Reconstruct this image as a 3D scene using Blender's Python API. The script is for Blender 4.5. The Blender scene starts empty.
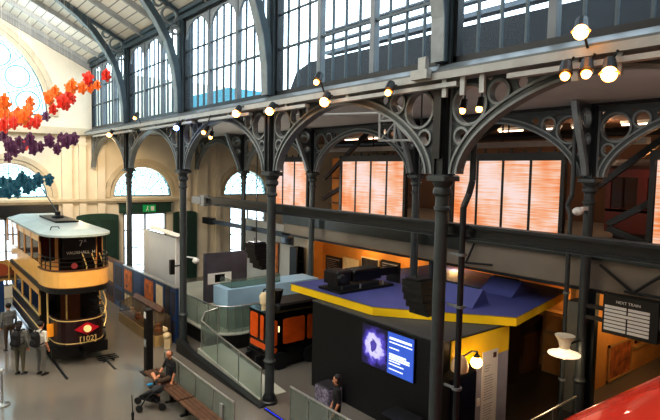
import bpy, bmesh, math, random
import numpy as np
from mathutils import Vector, Matrix
random.seed(7)
scn = bpy.context.scene
COL = scn.collection
PI = math.pi

# ------------------------------------------------------------------ materials
def lin(h):
    h = h.lstrip('#')
    c = [int(h[i:i+2], 16)/255 for i in (0, 2, 4)]
    return tuple(x/12.92 if x <= .04045 else ((x+.055)/1.055)**2.4 for x in c) + (1,)
MATS = {}
def mat(name, hexc, rough=.5, metal=0., vary=.12, scale=3., emit=None, estr=0., coat=0., bump=0.):
    if name in MATS: return MATS[name]
    m = bpy.data.materials.new(name); m.use_nodes = True
    nt = m.node_tree; b = nt.nodes['Principled BSDF']
    b.inputs['Roughness'].default_value = rough
    b.inputs['Metallic'].default_value = metal
    if coat: b.inputs['Coat Weight'].default_value = coat
    c = lin(hexc)
    tc = nt.nodes.new('ShaderNodeTexCoord')
    n = nt.nodes.new('ShaderNodeTexNoise'); n.inputs['Scale'].default_value = scale; n.inputs['Detail'].default_value = 4
    nt.links.new(tc.outputs['Object'], n.inputs['Vector'])
    r = nt.nodes.new('ShaderNodeValToRGB')
    r.color_ramp.elements[0].position = .3; r.color_ramp.elements[1].position = .7
    r.color_ramp.elements[0].color = tuple(x*(1-vary) for x in c[:3])+(1,)
    r.color_ramp.elements[1].color = tuple(min(1, x*(1+vary)) for x in c[:3])+(1,)
    nt.links.new(n.outputs['Fac'], r.inputs['Fac'])
    nt.links.new(r.outputs['Color'], b.inputs['Base Color'])
    if bump:
        bp = nt.nodes.new('ShaderNodeBump'); bp.inputs['Strength'].default_value = bump
        nt.links.new(n.outputs['Fac'], bp.inputs['Height']); nt.links.new(bp.outputs['Normal'], b.inputs['Normal'])
    if emit:
        b.inputs['Emission Color'].default_value = lin(emit); b.inputs['Emission Strength'].default_value = estr
    MATS[name] = m
    return m
def glass(name, hexc, fac, rough=.05, tint=None):
    m = bpy.data.materials.new(name); m.use_nodes = True
    nt = m.node_tree; nt.nodes.clear()
    o = nt.nodes.new('ShaderNodeOutputMaterial'); mx = nt.nodes.new('ShaderNodeMixShader')
    t = nt.nodes.new('ShaderNodeBsdfTransparent'); p = nt.nodes.new('ShaderNodeBsdfPrincipled')
    tn = nt.nodes.new('ShaderNodeTexNoise'); tn.inputs['Scale'].default_value = .7
    mr = nt.nodes.new('ShaderNodeMapRange'); mr.inputs['To Min'].default_value = fac*.85; mr.inputs['To Max'].default_value = fac*1.15
    nt.links.new(tn.outputs['Fac'], mr.inputs['Value']); nt.links.new(mr.outputs['Result'], mx.inputs['Fac'])
    c = lin(hexc)
    t.inputs['Color'].default_value = tuple(tint)+(1,) if tint else tuple(.5+.5*x for x in c[:3])+(1,)
    p.inputs['Base Color'].default_value = c; p.inputs['Roughness'].default_value = rough
    nt.links.new(t.outputs[0], mx.inputs[1]); nt.links.new(p.outputs[0], mx.inputs[2]); nt.links.new(mx.outputs[0], o.inputs[0])
    MATS[name] = m
    return m
def nodes_mat(name):
    m = bpy.data.materials.new(name); m.use_nodes = True
    MATS[name] = m
    return m, m.node_tree, m.node_tree.nodes['Principled BSDF']

M_iron = mat('iron_paint', '3f4648', .42, .25, .15, 4)
M_irondk = mat('iron_dark', '25292c', .4, .35, .15, 4)
M_ironlt = mat('iron_light', '777e80', .45, .2, .12, 5)
M_ribs = mat('roof_iron', '44525a', .5, .2, .12, 3)
M_cream = mat('cream_plaster', 'd9d2c0', .8, 0, .10, .7)
M_creamdk = mat('cream_moulding', 'c6bca4', .8, 0, .10, 1.2)
M_green = mat('green_door', '1d3f33', .5, 0, .2, 2)
M_white = mat('white_paint', 'dcdcd8', .6, 0, .05, 2)
M_grey = mat('grey_paint', '8d8f8e', .6, 0, .08, 2)
M_trackgrey = mat('track_grey', '9a9d9b', .5, .0, .1, 4)
M_black = mat('black_satin', '090a0b', .45, 0, .3, 3)
M_blackgl = mat('black_gloss', '0c0c0e', .15, 0, .3, 3)
M_rubber = mat('rubber', '161616', .8)
M_steel = mat('brushed_steel', 'c4c6c4', .3, .9, .08, 9)
M_wood = mat('bench_wood', '5e4230', .5, 0, .3, 6)
M_woodbr = mat('brown_wood', '5a3a24', .5, 0, .25, 3)
M_maroon = mat('tram_maroon', '260c10', .3, 0, .15, 3, coat=.3)
M_tcream = mat('tram_cream', 'e7b566', .35, 0, .06, 3, coat=.3)
M_gold = mat('gold_line', 'e0c584', .35, .2, .1, 6)
M_troof = mat('tram_roof', '9aa6a6', .55, 0, .12, 1.2)
M_tglass = glass('tram_glass', '14181a', .8, .05)
M_orange = mat('loco_orange', 'd95a12', .4, 0, .15, 4)
M_yellow = mat('canopy_yellow', 'ffd414', .5, 0, .06, 2)
M_blue = mat('canopy_blue', '434a86', .6, 0, .08, 1.5)
M_bluedk = mat('panel_blue', '1d3c66', .5, 0, .15, 2)
M_ltblue = mat('light_blue', '9fbfd6', .6, 0, .05, 2)
M_tan = mat('tan_panel', 'c39758', .6, 0, .2, 2)
M_tan2 = mat('amber_wall', 'd99a4a', .7, 0, .15, 1)
M_red = mat('bus_red', 'cc321c', .22, 0, .08, 2, coat=.6)
M_trainred = mat('train_red', '64190b', .35, 0, .15, 2)
M_skin = mat('skin', 'c98c6b', .6, 0, .06, 8)
M_whitecl = mat('white_cloth', 'd8d2c6', .85)
M_blackcl = mat('black_cloth', '17171a', .9)
M_greycl = mat('grey_cloth', '6a6a66', .9)
M_browncl = mat('brown_cloth', '4a3b2e', .9)
M_olive = mat('khaki_cloth', '5b5748', .9)
M_hair = mat('dark_hair', '1d1512', .7)
M_shoe = mat('dark_shoe', '1b1a1a', .6)
M_glass = glass('balustrade_glass', 'bccac2', .13, .1)
M_pane = glass('window_pane', '5a646a', .05, .05, (.93, .97, 1))
M_cyanpane = glass('cyan_pane', 'bfeaf2', .12, .05)
M_fanbar = mat('fan_bar', '2f7f92', .5)
M_frost = mat('frosted_plinth', '8fa196', .4, 0, .1, 2)
M_platform = mat('platform_floor', 'b9bbb0', .35, 0, .1, 1.2)
M_bulb = mat('warm_bulb', 'fff0d0', .4, 0, 0, 3, emit='ffa850', estr=14)
M_glowring = mat('warm_glow_ring', 'ffb060', .4, 0, 0, 3, emit='ff8a2c', estr=2.2)  # dim orange emission imitating the bloom around spotlight bulbs
M_bulbb = mat('blue_bulb', 'd0e0ff', .4, 0, 0, 3, emit='5f86ff', estr=40)
M_strip = mat('strip_tube', 'fff0e0', .4, 0, 0, 3, emit='ffd8b8', estr=5)
M_lampglow = mat('lamp_glow', 'fff4e0', .4, 0, 0, 3, emit='ffdfae', estr=4)
M_exit = mat('exit_green', '0f9a58', .5, 0, .05, 3, emit='12b060', estr=.15)
M_paper = mat('pale_paper', 'd8c7a2', .8, 0, .1, 6)
M_art = mat('brown_art', 'b5682f', .7, 0, .6, 3)
M_artdk = mat('dark_art', '2e2a30', .6, 0, .8, 5)
M_ledblue = mat('blue_led', '2030ff', .4, 0, 0, 3, emit='3048ff', estr=1.0)

def stripes_mat(name, base, line, pitch, width, axis, rough=.7, vary=.12):
    m, nt, b = nodes_mat(name)
    tc = nt.nodes.new('ShaderNodeTexCoord'); sp = nt.nodes.new('ShaderNodeSeparateXYZ')
    nt.links.new(tc.outputs['Object'], sp.inputs[0])
    a = nt.nodes.new('ShaderNodeMath'); a.operation = 'DIVIDE'; a.inputs[1].default_value = pitch
    nt.links.new(sp.outputs[axis], a.inputs[0])
    fr = nt.nodes.new('ShaderNodeMath'); fr.operation = 'FRACT'; nt.links.new(a.outputs[0], fr.inputs[0])
    lt = nt.nodes.new('ShaderNodeMath'); lt.operation = 'LESS_THAN'; lt.inputs[1].default_value = width/pitch
    nt.links.new(fr.outputs[0], lt.inputs[0])
    n = nt.nodes.new('ShaderNodeTexNoise'); n.inputs['Scale'].default_value = .35
    nt.links.new(tc.outputs['Object'], n.inputs['Vector'])
    r = nt.nodes.new('ShaderNodeValToRGB')
    c = lin(base)
    r.color_ramp.elements[0].position = .35; r.color_ramp.elements[1].position = .65
    r.color_ramp.elements[0].color = tuple(x*(1-vary) for x in c[:3])+(1,)
    r.color_ramp.elements[1].color = tuple(min(1, x*(1+vary)) for x in c[:3])+(1,)
    nt.links.new(n.outputs['Fac'], r.inputs['Fac'])
    mx = nt.nodes.new('ShaderNodeMix'); mx.data_type = 'RGBA'
    nt.links.new(lt.outputs[0], mx.inputs['Factor']); nt.links.new(r.outputs['Color'], mx.inputs['A'])
    mx.inputs['B'].default_value = lin(line)
    nt.links.new(mx.outputs['Result'], b.inputs['Base Color'])
    b.inputs['Roughness'].default_value = rough
    return m
M_roofboard = stripes_mat('roof_boards', 'd6d2c6', '858884', .33, .04, 0)
M_ceilbrown = stripes_mat('gallery_ceiling', '6b4a30', '3a281a', .6, .05, 1)

def floor_mat():
    m, nt, b = nodes_mat('polished_floor')
    tc = nt.nodes.new('ShaderNodeTexCoord')
    n = nt.nodes.new('ShaderNodeTexNoise'); n.inputs['Scale'].default_value = .3; n.inputs['Detail'].default_value = 2
    nt.links.new(tc.outputs['Object'], n.inputs['Vector'])
    r = nt.nodes.new('ShaderNodeValToRGB')
    r.color_ramp.elements[0].position = .35; r.color_ramp.elements[0].color = lin('6c6862')
    r.color_ramp.elements[1].position = .68; r.color_ramp.elements[1].color = lin('767169')
    nt.links.new(n.outputs['Fac'], r.inputs['Fac']); nt.links.new(r.outputs['Color'], b.inputs['Base Color'])
    n2 = nt.nodes.new('ShaderNodeTexNoise'); n2.inputs['Scale'].default_value = .6
    nt.links.new(tc.outputs['Object'], n2.inputs['Vector'])
    mr = nt.nodes.new('ShaderNodeMapRange'); mr.inputs['To Min'].default_value = .15; mr.inputs['To Max'].default_value = .19
    nt.links.new(n2.outputs['Fac'], mr.inputs['Value']); nt.links.new(mr.outputs['Result'], b.inputs['Roughness'])
    return m
M_floor = floor_mat()

def screen_mat():
    m, nt, b = nodes_mat('orange_projection')
    tc = nt.nodes.new('ShaderNodeTexCoord')
    mp = nt.nodes.new('ShaderNodeMapping'); mp.inputs['Scale'].default_value = (.5, .5, 22)
    nt.links.new(tc.outputs['Object'], mp.inputs['Vector'])
    n = nt.nodes.new('ShaderNodeTexNoise'); n.inputs['Scale'].default_value = 1.6; n.inputs['Detail'].default_value = 3
    nt.links.new(mp.outputs['Vector'], n.inputs['Vector'])
    n2 = nt.nodes.new('ShaderNodeTexNoise'); n2.inputs['Scale'].default_value = .9
    nt.links.new(tc.outputs['Object'], n2.inputs['Vector'])
    ad = nt.nodes.new('ShaderNodeMath'); ad.operation = 'MULTIPLY_ADD'; ad.inputs[1].default_value = 1.1
    nt.links.new(n2.outputs['Fac'], ad.inputs[0]); nt.links.new(n.outputs['Fac'], ad.inputs[2])
    sb = nt.nodes.new('ShaderNodeMath'); sb.operation = 'SUBTRACT'; sb.inputs[1].default_value = .5; nt.links.new(ad.outputs[0], sb.inputs[0])
    r = nt.nodes.new('ShaderNodeValToRGB'); e = r.color_ramp.elements
    e[0].position = .4; e[0].color = lin('f7ded8'); e[1].position = .82; e[1].color = lin('f0802f')
    x = e.new(.56); x.color = lin('f4bf9c')
    nt.links.new(sb.outputs[0], r.inputs['Fac'])
    b.inputs['Base Color'].default_value = (.05, .03, .03, 1); nt.links.new(r.outputs['Color'], b.inputs['Emission Color'])
    b.inputs['Emission Strength'].default_value = .86; b.inputs['Roughness'].default_value = .6
    return m
M_screen = screen_mat()

def gear_mat(center):
    # glowing round machine picture on the video screen: ring falling off into dark violet
    m, nt, b = nodes_mat('video_picture')
    tc = nt.nodes.new('ShaderNodeTexCoord')
    d = nt.nodes.new('ShaderNodeVectorMath'); d.operation = 'DISTANCE'; d.inputs[1].default_value = center
    nt.links.new(tc.outputs['Object'], d.inputs[0])
    n = nt.nodes.new('ShaderNodeTexNoise'); n.inputs['Scale'].default_value = 5
    nt.links.new(tc.outputs['Object'], n.inputs['Vector'])
    ad = nt.nodes.new('ShaderNodeMath'); ad.operation = 'MULTIPLY_ADD'; ad.inputs[1].default_value = .45; 
    nt.links.new(n.outputs['Fac'], ad.inputs[0]); nt.links.new(d.outputs['Value'], ad.inputs[2])
    r = nt.nodes.new('ShaderNodeValToRGB'); e = r.color_ramp.elements
    e[0].position = .22; e[0].color = lin('5a4ab0'); e[1].position = .95; e[1].color = lin('0a0818')
    for p, c in ((.34, '4a3c96'), (.38, 'd8d4ff'), (.52, 'cfc8ff'), (.6, '5b4cc0'), (.75, '221a55')):
        x = e.new(p); x.color = lin(c)
    nt.links.new(ad.outputs[0], r.inputs['Fac'])
    nt.links.new(r.outputs['Color'], b.inputs['Emission Color']); b.inputs['Emission Strength'].default_value = 1.0
    b.inputs['Base Color'].default_value = (.01, .01, .02, 1)
    return m

# ------------------------------------------------------------------ mesh builder
class MB:
    def __init__(s): s.v = []; s.f = []; s.m = []; s.cur = 0
    def add(s, vs, fs):
        b = len(s.v); s.v += [tuple(v) for v in vs]
        for f in fs: s.f.append(tuple(b+i for i in f)); s.m.append(s.cur)
        return s
    def box(s, x0, x1, y0, y1, z0, z1, rot=0, piv=None):
        vs = [(x, y, z) for z in (z0, z1) for y in (y0, y1) for x in (x0, x1)]
        if rot:
            px, py = piv if piv else ((x0+x1)/2, (y0+y1)/2)
            c, n = math.cos(rot), math.sin(rot)
            vs = [(px+(x-px)*c-(y-py)*n, py+(x-px)*n+(y-py)*c, z) for x, y, z in vs]
        return s.add(vs, [(0,2,3,1),(4,5,7,6),(0,1,5,4),(2,6,7,3),(0,4,6,2),(1,3,7,5)])
    def bbox(s, x0, x1, y0, y1, z0, z1, b=.02):
        # box with chamfered vertical edges and top edge
        p = [(x0+b,y0),(x1-b,y0),(x1,y0+b),(x1,y1-b),(x1-b,y1),(x0+b,y1),(x0,y1-b),(x0,y0+b)]
        cx, cy = (x0+x1)/2, (y0+y1)/2
        q = [(x+(b if x < cx else -b), y+(b if y < cy else -b)) for x, y in p]
        vs = [(x,y,z0) for x,y in p]+[(x,y,z1-b) for x,y in p]+[(x,y,z1) for x,y in q]
        fs = [tuple(range(7,-1,-1)), tuple(range(16,24))]
        for k in (0, 8):
            for i in range(8): fs.append((k+i, k+(i+1)%8, k+8+(i+1)%8, k+8+i))
        return s.add(vs, fs)
    def tube(s, p0, p1, r0, r1=None, n=8):
        r1 = r0 if r1 is None else r1
        p0, p1 = Vector(p0), Vector(p1); d = (p1-p0).normalized()
        a = d.orthogonal().normalized(); b = d.cross(a)
        vs = []
        for p, r in ((p0, r0), (p1, r1)):
            for i in range(n):
                t = 2*PI*i/n; vs.append(p+(a*math.cos(t)+b*math.sin(t))*r)
        fs = [(i, (i+1)%n, n+(i+1)%n, n+i) for i in range(n)] + [tuple(range(n-1,-1,-1)), tuple(range(n, 2*n))]
        return s.add(vs, fs)
    def path(s, pts, r, n=6):
        for a, b in zip(pts, pts[1:]): s.tube(a, b, r, None, n)
        return s
    def lathe(s, x, y, prof, n=16):
        vs = []; fs = []
        for r, z in prof:
            for i in range(n):
                t = 2*PI*i/n; vs.append((x+r*math.cos(t), y+r*math.sin(t), z))
        k = len(prof)
        for j in range(k-1):
            for i in range(n):
                fs.append((j*n+i, j*n+(i+1)%n, (j+1)*n+(i+1)%n, (j+1)*n+i))
        fs.append(tuple(range(n-1,-1,-1))); fs.append(tuple(range((k-1)*n, k*n)))
        return s.add(vs, fs)
    def sphere(s, c, r, n=10, sc=(1,1,1)):
        vs = [(c[0], c[1], c[2]+r*sc[2])]; m = max(5, n//2+1)
        for j in range(1, m):
            a = PI*j/m
            for i in range(n):
                t = 2*PI*i/n
                vs.append((c[0]+r*sc[0]*math.sin(a)*math.cos(t), c[1]+r*sc[1]*math.sin(a)*math.sin(t), c[2]+r*sc[2]*math.cos(a)))
        vs.append((c[0], c[1], c[2]-r*sc[2]))
        fs = [(0, 1+i, 1+(i+1)%n) for i in range(n)]
        for j in range(m-2):
            for i in range(n):
                fs.append((1+j*n+i, 1+(j+1)*n+i, 1+(j+1)*n+(i+1)%n, 1+j*n+(i+1)%n))
        L = len(vs)-1; k = 1+(m-2)*n
        fs += [(L, k+(i+1)%n, k+i) for i in range(n)]
        return s.add(vs, fs)
    def prism(s, poly, d, off):
        # poly: list of 3D points (planar), extruded by vector d ; off unused shift
        o = Vector(off); n = len(poly); D = Vector(d)
        vs = [Vector(p)+o for p in poly]; vs += [v+D for v in vs[:n]]
        fs = [tuple(range(n-1,-1,-1)), tuple(range(n, 2*n))] + [(i, (i+1)%n, n+(i+1)%n, n+i) for i in range(n)]
        return s.add(vs, fs)
    def band(s, inner, outer, d):
        # solid strip between two equal-length 3D polylines, thickened by vector d
        D = Vector(d); n = len(inner)
        vs = [Vector(p) for p in inner]+[Vector(p) for p in outer]
        vs += [v+D for v in vs]
        fs = []
        for i in range(n-1):
            a, b, c, e = i, i+1, n+i+1, n+i
            fs += [(a, e, c, b), (2*n+a, 2*n+b, 2*n+c, 2*n+e), (a, b, 2*n+b, 2*n+a), (e, 2*n+e, 2*n+c, c)]
        for i in (0, n-1): fs.append((i, 2*n+i, 3*n+i, n+i))
        return s.add(vs, fs)
    def ring(s, c, ax, R, w, d, n=24):
        # flat ring moulding; ax: 'x','y' normal; w radial width, d depth
        ins, outs = [], []
        for i in range(n+1):
            t = 2*PI*i/n
            for lst, r in ((ins, R-w/2), (outs, R+w/2)):
                if ax == 'x': lst.append((c[0]-d/2, c[1]+r*math.cos(t), c[2]+r*math.sin(t)))
                elif ax == 'y': lst.append((c[0]+r*math.cos(t), c[1]-d/2, c[2]+r*math.sin(t)))
                else: lst.append((c[0]+r*math.cos(t), c[1]+r*math.sin(t), c[2]-d/2))
        return s.band(ins, outs, {'x': (d,0,0), 'y': (0,d,0), 'z': (0,0,d)}[ax])
    def build(s, name, mats, parent=None, origin=(0,0,0), smooth=False):
        if not isinstance(mats, (list, tuple)): mats = [mats]
        if parent is not None:
            r = parent
            while r.parent: r = r.parent
            origin = r.location
        o = Vector(origin)
        me = bpy.data.meshes.new(name)
        me.from_pydata([Vector(v)-o for v in s.v], [], s.f)
        for m in mats: me.materials.append(m)
        me.polygons.foreach_set('material_index', s.m)
        bm = bmesh.new(); bm.from_mesh(me); bmesh.ops.recalc_face_normals(bm, faces=bm.faces); bm.to_mesh(me); bm.free()
        if smooth:
            me.polygons.foreach_set('use_smooth', [True]*len(me.polygons))
            me.set_sharp_from_angle(angle=math.radians(40))
        ob = bpy.data.objects.new(name, me); COL.objects.link(ob)
        if parent is not None: ob.parent = parent
        else: ob.location = o
        return ob
def thing(name, label, cat, loc=(0,0,0), group=None):
    o = bpy.data.objects.new(name, None); COL.objects.link(o)
    o.location = loc; o['label'] = label; o['category'] = cat
    if group: o['group'] = group
    return o
def tag(o, label, cat, group=None):
    o['label'] = label; o['category'] = cat
    if group: o['group'] = group
    return o
def struct(o): o['kind'] = 'structure'; return o
def copy_thing(root, loc, label=None):
    r = root.copy(); COL.objects.link(r); r.location = loc
    if label: r['label'] = label
    for ch in root.children:
        c = ch.copy(); COL.objects.link(c); c.parent = r
        for g in ch.children:
            d = g.copy(); COL.objects.link(d); d.parent = c
    return r
def text_mesh(name, body, size, loc, xdir, updir, m, parent, ext=.004, align='CENTER'):
    cu = bpy.data.curves.new(name, 'FONT'); cu.body = body; cu.size = size; cu.extrude = ext; cu.align_x = align; cu.align_y = 'CENTER'
    tmp = bpy.data.objects.new(name, cu); COL.objects.link(tmp)
    dg = bpy.context.evaluated_depsgraph_get(); dg.update()
    me = bpy.data.meshes.new_from_object(tmp.evaluated_get(dg))
    bpy.data.objects.remove(tmp); bpy.data.curves.remove(cu)
    X = Vector(xdir).normalized(); U = Vector(updir).normalized(); N = X.cross(U)
    r = parent
    while r.parent: r = r.parent
    M = Matrix(((X.x,U.x,N.x,loc[0]-r.location.x),(X.y,U.y,N.y,loc[1]-r.location.y),(X.z,U.z,N.z,loc[2]-r.location.z),(0,0,0,1)))
    me.transform(M); me.materials.clear(); me.materials.append(m)
    ob = bpy.data.objects.new(name, me); COL.objects.link(ob); ob.parent = parent
    return ob
def plate(outline, holes, thick, to3d, name, m, parent=None, origin=(0,0,0)):
    # 2D outline with holes -> solid plate ; to3d(u,w,t) maps to world, t in [-thick/2, thick/2]
    cu = bpy.data.curves.new(name, 'CURVE'); cu.dimensions = '2D'; cu.fill_mode = 'BOTH'; cu.extrude = thick/2
    for poly in [outline]+holes:
        sp = cu.splines.new('POLY'); sp.points.add(len(poly)-1)
        for p, q in zip(sp.points, poly): p.co = (q[0], q[1], 0, 1)
        sp.use_cyclic_u = True
    tmp = bpy.data.objects.new(name, cu); COL.objects.link(tmp)
    dg = bpy.context.evaluated_depsgraph_get(); dg.update()
    me = bpy.data.meshes.new_from_object(tmp.evaluated_get(dg))
    bpy.data.objects.remove(tmp); bpy.data.curves.remove(cu)
    mb = MB()
    mb.add([to3d(v.co.x, v.co.y, v.co.z) for v in me.vertices], [tuple(p.vertices) for p in me.polygons])
    bpy.data.meshes.remove(me)
    return mb.build(name, m, parent, origin)
def circ(cx, cy, r, n=24): return [(cx+r*math.cos(2*PI*i/n), cy+r*math.sin(2*PI*i/n)) for i in range(n)]
def fan(cx, cz, r, n=28): return [(cx+r*math.cos(PI*i/n), cz+r*math.sin(PI*i/n)) for i in range(n+1)]

# ------------------------------------------------------------------ camera
H = 6.7
f = 530.; roll = .02
d1 = Vector((-427, -46, f)); b_ = f*f/(46-427*roll); dn = Vector((-roll*b_, b_, f))
d1.normalize(); dn.normalize(); up = -dn; xr = d1.cross(up)
if xr.x < 0: xr = -xr
R = Matrix((xr, d1, up))                       # camera(x right, y down, z forward) -> world
cam = bpy.data.cameras.new('camera'); co = bpy.data.objects.new('camera', cam); COL.objects.link(co)
M3 = Matrix([[R[i][0], -R[i][1], -R[i][2]] for i in range(3)])
co.matrix_world = Matrix.Translation((0, 0, H)) @ M3.to_4x4()
cam.sensor_width = 36; cam.lens = f/660*36; cam.clip_start = .1; cam.clip_end = 400
scn.camera = co

XA, XB = 8.1, 14.1
YS = [0.52, 6.61, 12.70, 18.79, 24.88]
YE = 31.0
BAY = 6.09

# ------------------------------------------------------------------ setting
mb = MB().box(-9, 34, -6, YE, -.2, 0); struct(mb.build('floor', M_floor))
def roofz(x): return 12.4 + .49*(8.1-x) if x >= 1.4 else 12.4+.49*(8.1-1.4) - .49*(1.4-x)
# end wall with fanlights
outl = [(-9, 0), (34, 0), (34, 12), (8.3, 12), (8.1, 12.5), (1.4, 15.75), (-5.3, 12.5), (-9, 12.5)]
FANS = [(1.4, 9.35, 4.55), (4.15, 5.1, 1.72), (10.92, 5.1, 1.68), (17.75, 5.1, 1.6)]
OPEN = [(2.6, 5.3, .6, 4.1), (9.75, 12.3, .05, 4.15), (16.55, 19.3, .5, 4.5)]
holes = [fan(*a) for a in FANS] + [[(a,c),(b,c),(b,d),(a,d)] for a,b,c,d in OPEN]
struct(plate(outl, holes, .5, lambda u, w, t: (u, YE+.25+t, w), 'wall_far', M_cream))
def fanlight(idx, cx, cz, r, spokes, rings_, glassm, lw):
    y = YE+.12
    root = struct(plate(fan(cx, cz, r+.06), [fan(cx, cz+.06, r-.05)], .14, lambda u, w, t: (u, y+t, w), f'window_{idx}', M_ribs))
    root['label'] = 'semicircular window frame in the cream end wall'
    g = MB(); g.band([(p[0], y, p[1]) for p in fan(cx, cz, .01)], [(p[0], y, p[1]) for p in fan(cx, cz, r-.02)], (0, .02, 0)); struct(g.build('pane', glassm, root))
    b = MB()
    for k in range(1, spokes):
        t = PI*k/spokes
        b.tube((cx+.3*r*math.cos(t), y-.03, cz+.3*r*math.sin(t)), (cx+(r-.03)*math.cos(t), y-.03, cz+(r-.03)*math.sin(t)), lw, None, 4)
    for rr in rings_:
        pts = [(p[0], y-.03, p[1]) for p in fan(cx, cz, r*rr, 24)]
        b.path(pts, lw, 4)
    b.tube((cx-r, y-.03, cz+.04), (cx+r, y-.03, cz+.04), lw*1.6, None, 4)
    if r > 3:
        for k in range(9):
            t = PI*(k+.5)/9
            b.ring((cx+r*.82*math.cos(t), y-.03, cz+r*.82*math.sin(t)), 'y', r*.12, lw*2, .04)
            b.ring((cx+r*.5*math.cos(t), y-.03, cz+r*.5*math.sin(t)), 'y', r*.075, lw*2, .04)
    else:
        for k in range(spokes):
            t = PI*(k+.5)/spokes
            b.ring((cx+r*.86*math.cos(t), y-.03, cz+r*.86*math.sin(t)), 'y', r*.09, lw*1.6, .03, 12)
    struct(b.build('glazing_bars', M_fanbar, root))
for k, (a, glassm, sp, rs, lw) in enumerate(zip(FANS, (M_cyanpane,)*4, (9, 8, 8, 6), ((.3, .66, .96), (.3, .72), (.3, .72), (.3, .7)), (.03, .026, .026, .026))):
    fanlight(k+1, *a, sp, rs, glassm, lw)
for k, (a, b, c, d) in enumerate(OPEN):
    fr = MB()
    y0, y1 = YE+.02, YE+.16
    fr.box(a-.02, a+.1, y0, y1, c, d); fr.box(b-.1, b+.02, y0, y1, c, d); fr.box(a, b, y0, y1, d-.12, d+.02); fr.box(a, b, y0, y1, c, c+.08)
    fr.box((a+b)/2-.05, (a+b)/2+.05, y0, y1, c, d)
    for j in range(1, 4): fr.box(a, b, y0+.03, y1-.03, c+(d-c)*j/4-.03, c+(d-c)*j/4+.03)
    root = struct(fr.build(f'window_{k+5}', M_grey))
    g = MB().box(a, b, YE+.1, YE+.12, c, d); struct(g.build('pane', M_pane, root))
# end-wall mouldings
def trim(n, mb, m): return struct(mb.build(f'trim_{n}', m))
t = MB().box(-8, 8.0, YE-.32, YE-.01, 8.42, 8.62).box(-8, 8.0, YE-.22, YE-.01, 8.62, 8.8); trim(1, t, M_creamdk)
t = MB().box(-8, 16, YE-.25, YE-.01, 4.86, 4.98).box(-8, 16, YE-.16, YE-.01, 4.76, 4.86); trim(2, t, M_creamdk)
n_ = 3
for cx, cz, r in FANS:
    t = MB(); t.band([(p[0], YE-.1, p[1]) for p in fan(cx, cz, r+.25)], [(p[0], YE-.1, p[1]) for p in fan(cx, cz, r+.5)], (0, .09, 0))
    t.band([(p[0], YE-.06, p[1]) for p in fan(cx, cz, r+.05)], [(p[0], YE-.06, p[1]) for p in fan(cx, cz, r+.2)], (0, .05, 0)); trim(n_, t, M_creamdk); n_ += 1
for x0, x1 in ((6.55, 7.05), (7.4, 7.75), (8.35, 8.75), (13.3, 13.75), (14.2, 14.9), (15.5, 15.8)):
    t = MB().box(x0, x1, YE-.18, YE-.01, 0, 4.75).box(x0, x1, YE-.18, YE-.01, 4.99, 8.4).box(x0-.06, x1+.06, YE-.22, YE-.01, 7.9, 8.05).box(x0-.06, x1+.06, YE-.24, YE-.01, 0, .4)
    trim(n_, t, M_cream); n_ += 1
t = MB().box(7.5, 7.58, YE-.1, YE-.04, 5.1, 8.2); trim(n_, t, mat('red_pipe', 'a8502c', .6)); n_ += 1
# nave roof
for s_, nm in ((1, 'ceiling'), (-1, 'ceiling_left')):
    xs = (8.3, 1.4) if s_ == 1 else (1.4, -5.5)
    vs = [(xs[0], -6, roofz(xs[0])), (xs[1], -6, roofz(xs[1])), (xs[1], YE, roofz(xs[1])), (xs[0], YE, roofz(xs[0]))]
    r = MB(); r.prism(vs, (0, 0, .2), (0, 0, 0)); root = struct(r.build(nm, M_roofboard))
    if s_ == 1:
        y = YE-.15
        while y > 4:
            if min(abs(y-q) for q in YS) > .5:
                q = MB(); q.prism([(8.1, y-.06, roofz(8.1)-.22), (1.4, y-.06, roofz(1.4)-.22), (1.4, y-.06, roofz(1.4)), (8.1, y-.06, roofz(8.1))], (0, .12, 0), (0,0,0))
                struct(q.build('rafter', M_trackgrey, root))
            y -= 2.03
q = MB(); q.prism([(8.1, YE-.14, roofz(8.1)-.5), (1.4, YE-.14, roofz(1.4)-.5), (1.4, YE-.14, roofz(1.4)-.02), (8.1, YE-.14, roofz(8.1)-.02)], (0, .12, 0), (0,0,0)); trim(n_, q, M_grey); n_ += 1
q = MB().box(7.98, 8.35, -6, YE, 12.1, 12.42).box(7.86, 8.0, -6, YE, 12.28, 12.4); struct(q.build('beam_gutter', M_ribs))
# side shell
struct(MB().box(-9.2, -9, -6, YE, 0, 12.5).build('wall_left', M_cream))
struct(MB().box(-9.2, 34, -6.2, -6, 0, 15).build('wall_back', M_cream))
struct(MB().box(34, 34.2, -6, YE, 0, 9).build('wall_right', M_cream))
struct(MB().box(-9.2, -5.3, -6, YE, 12.4, 12.6).build('ceiling_side', M_cream))
# aisle ceiling and row-B girder
struct(MB().box(8.36, 14.0, -6, YE, 8.62, 8.8).build('ceiling_aisle', mat('aisle_soffit', 'a3a09a', .8, 0, .06, 1)))
struct(MB().box(14.0, 14.25, -6, YE, 8.56, 8.8).build('beam_aisle', M_irondk))
struct(MB().box(14.25, 34, -6, YE, 8.75, 8.9).build('ceiling_gallery', M_ceilbrown))
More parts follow.
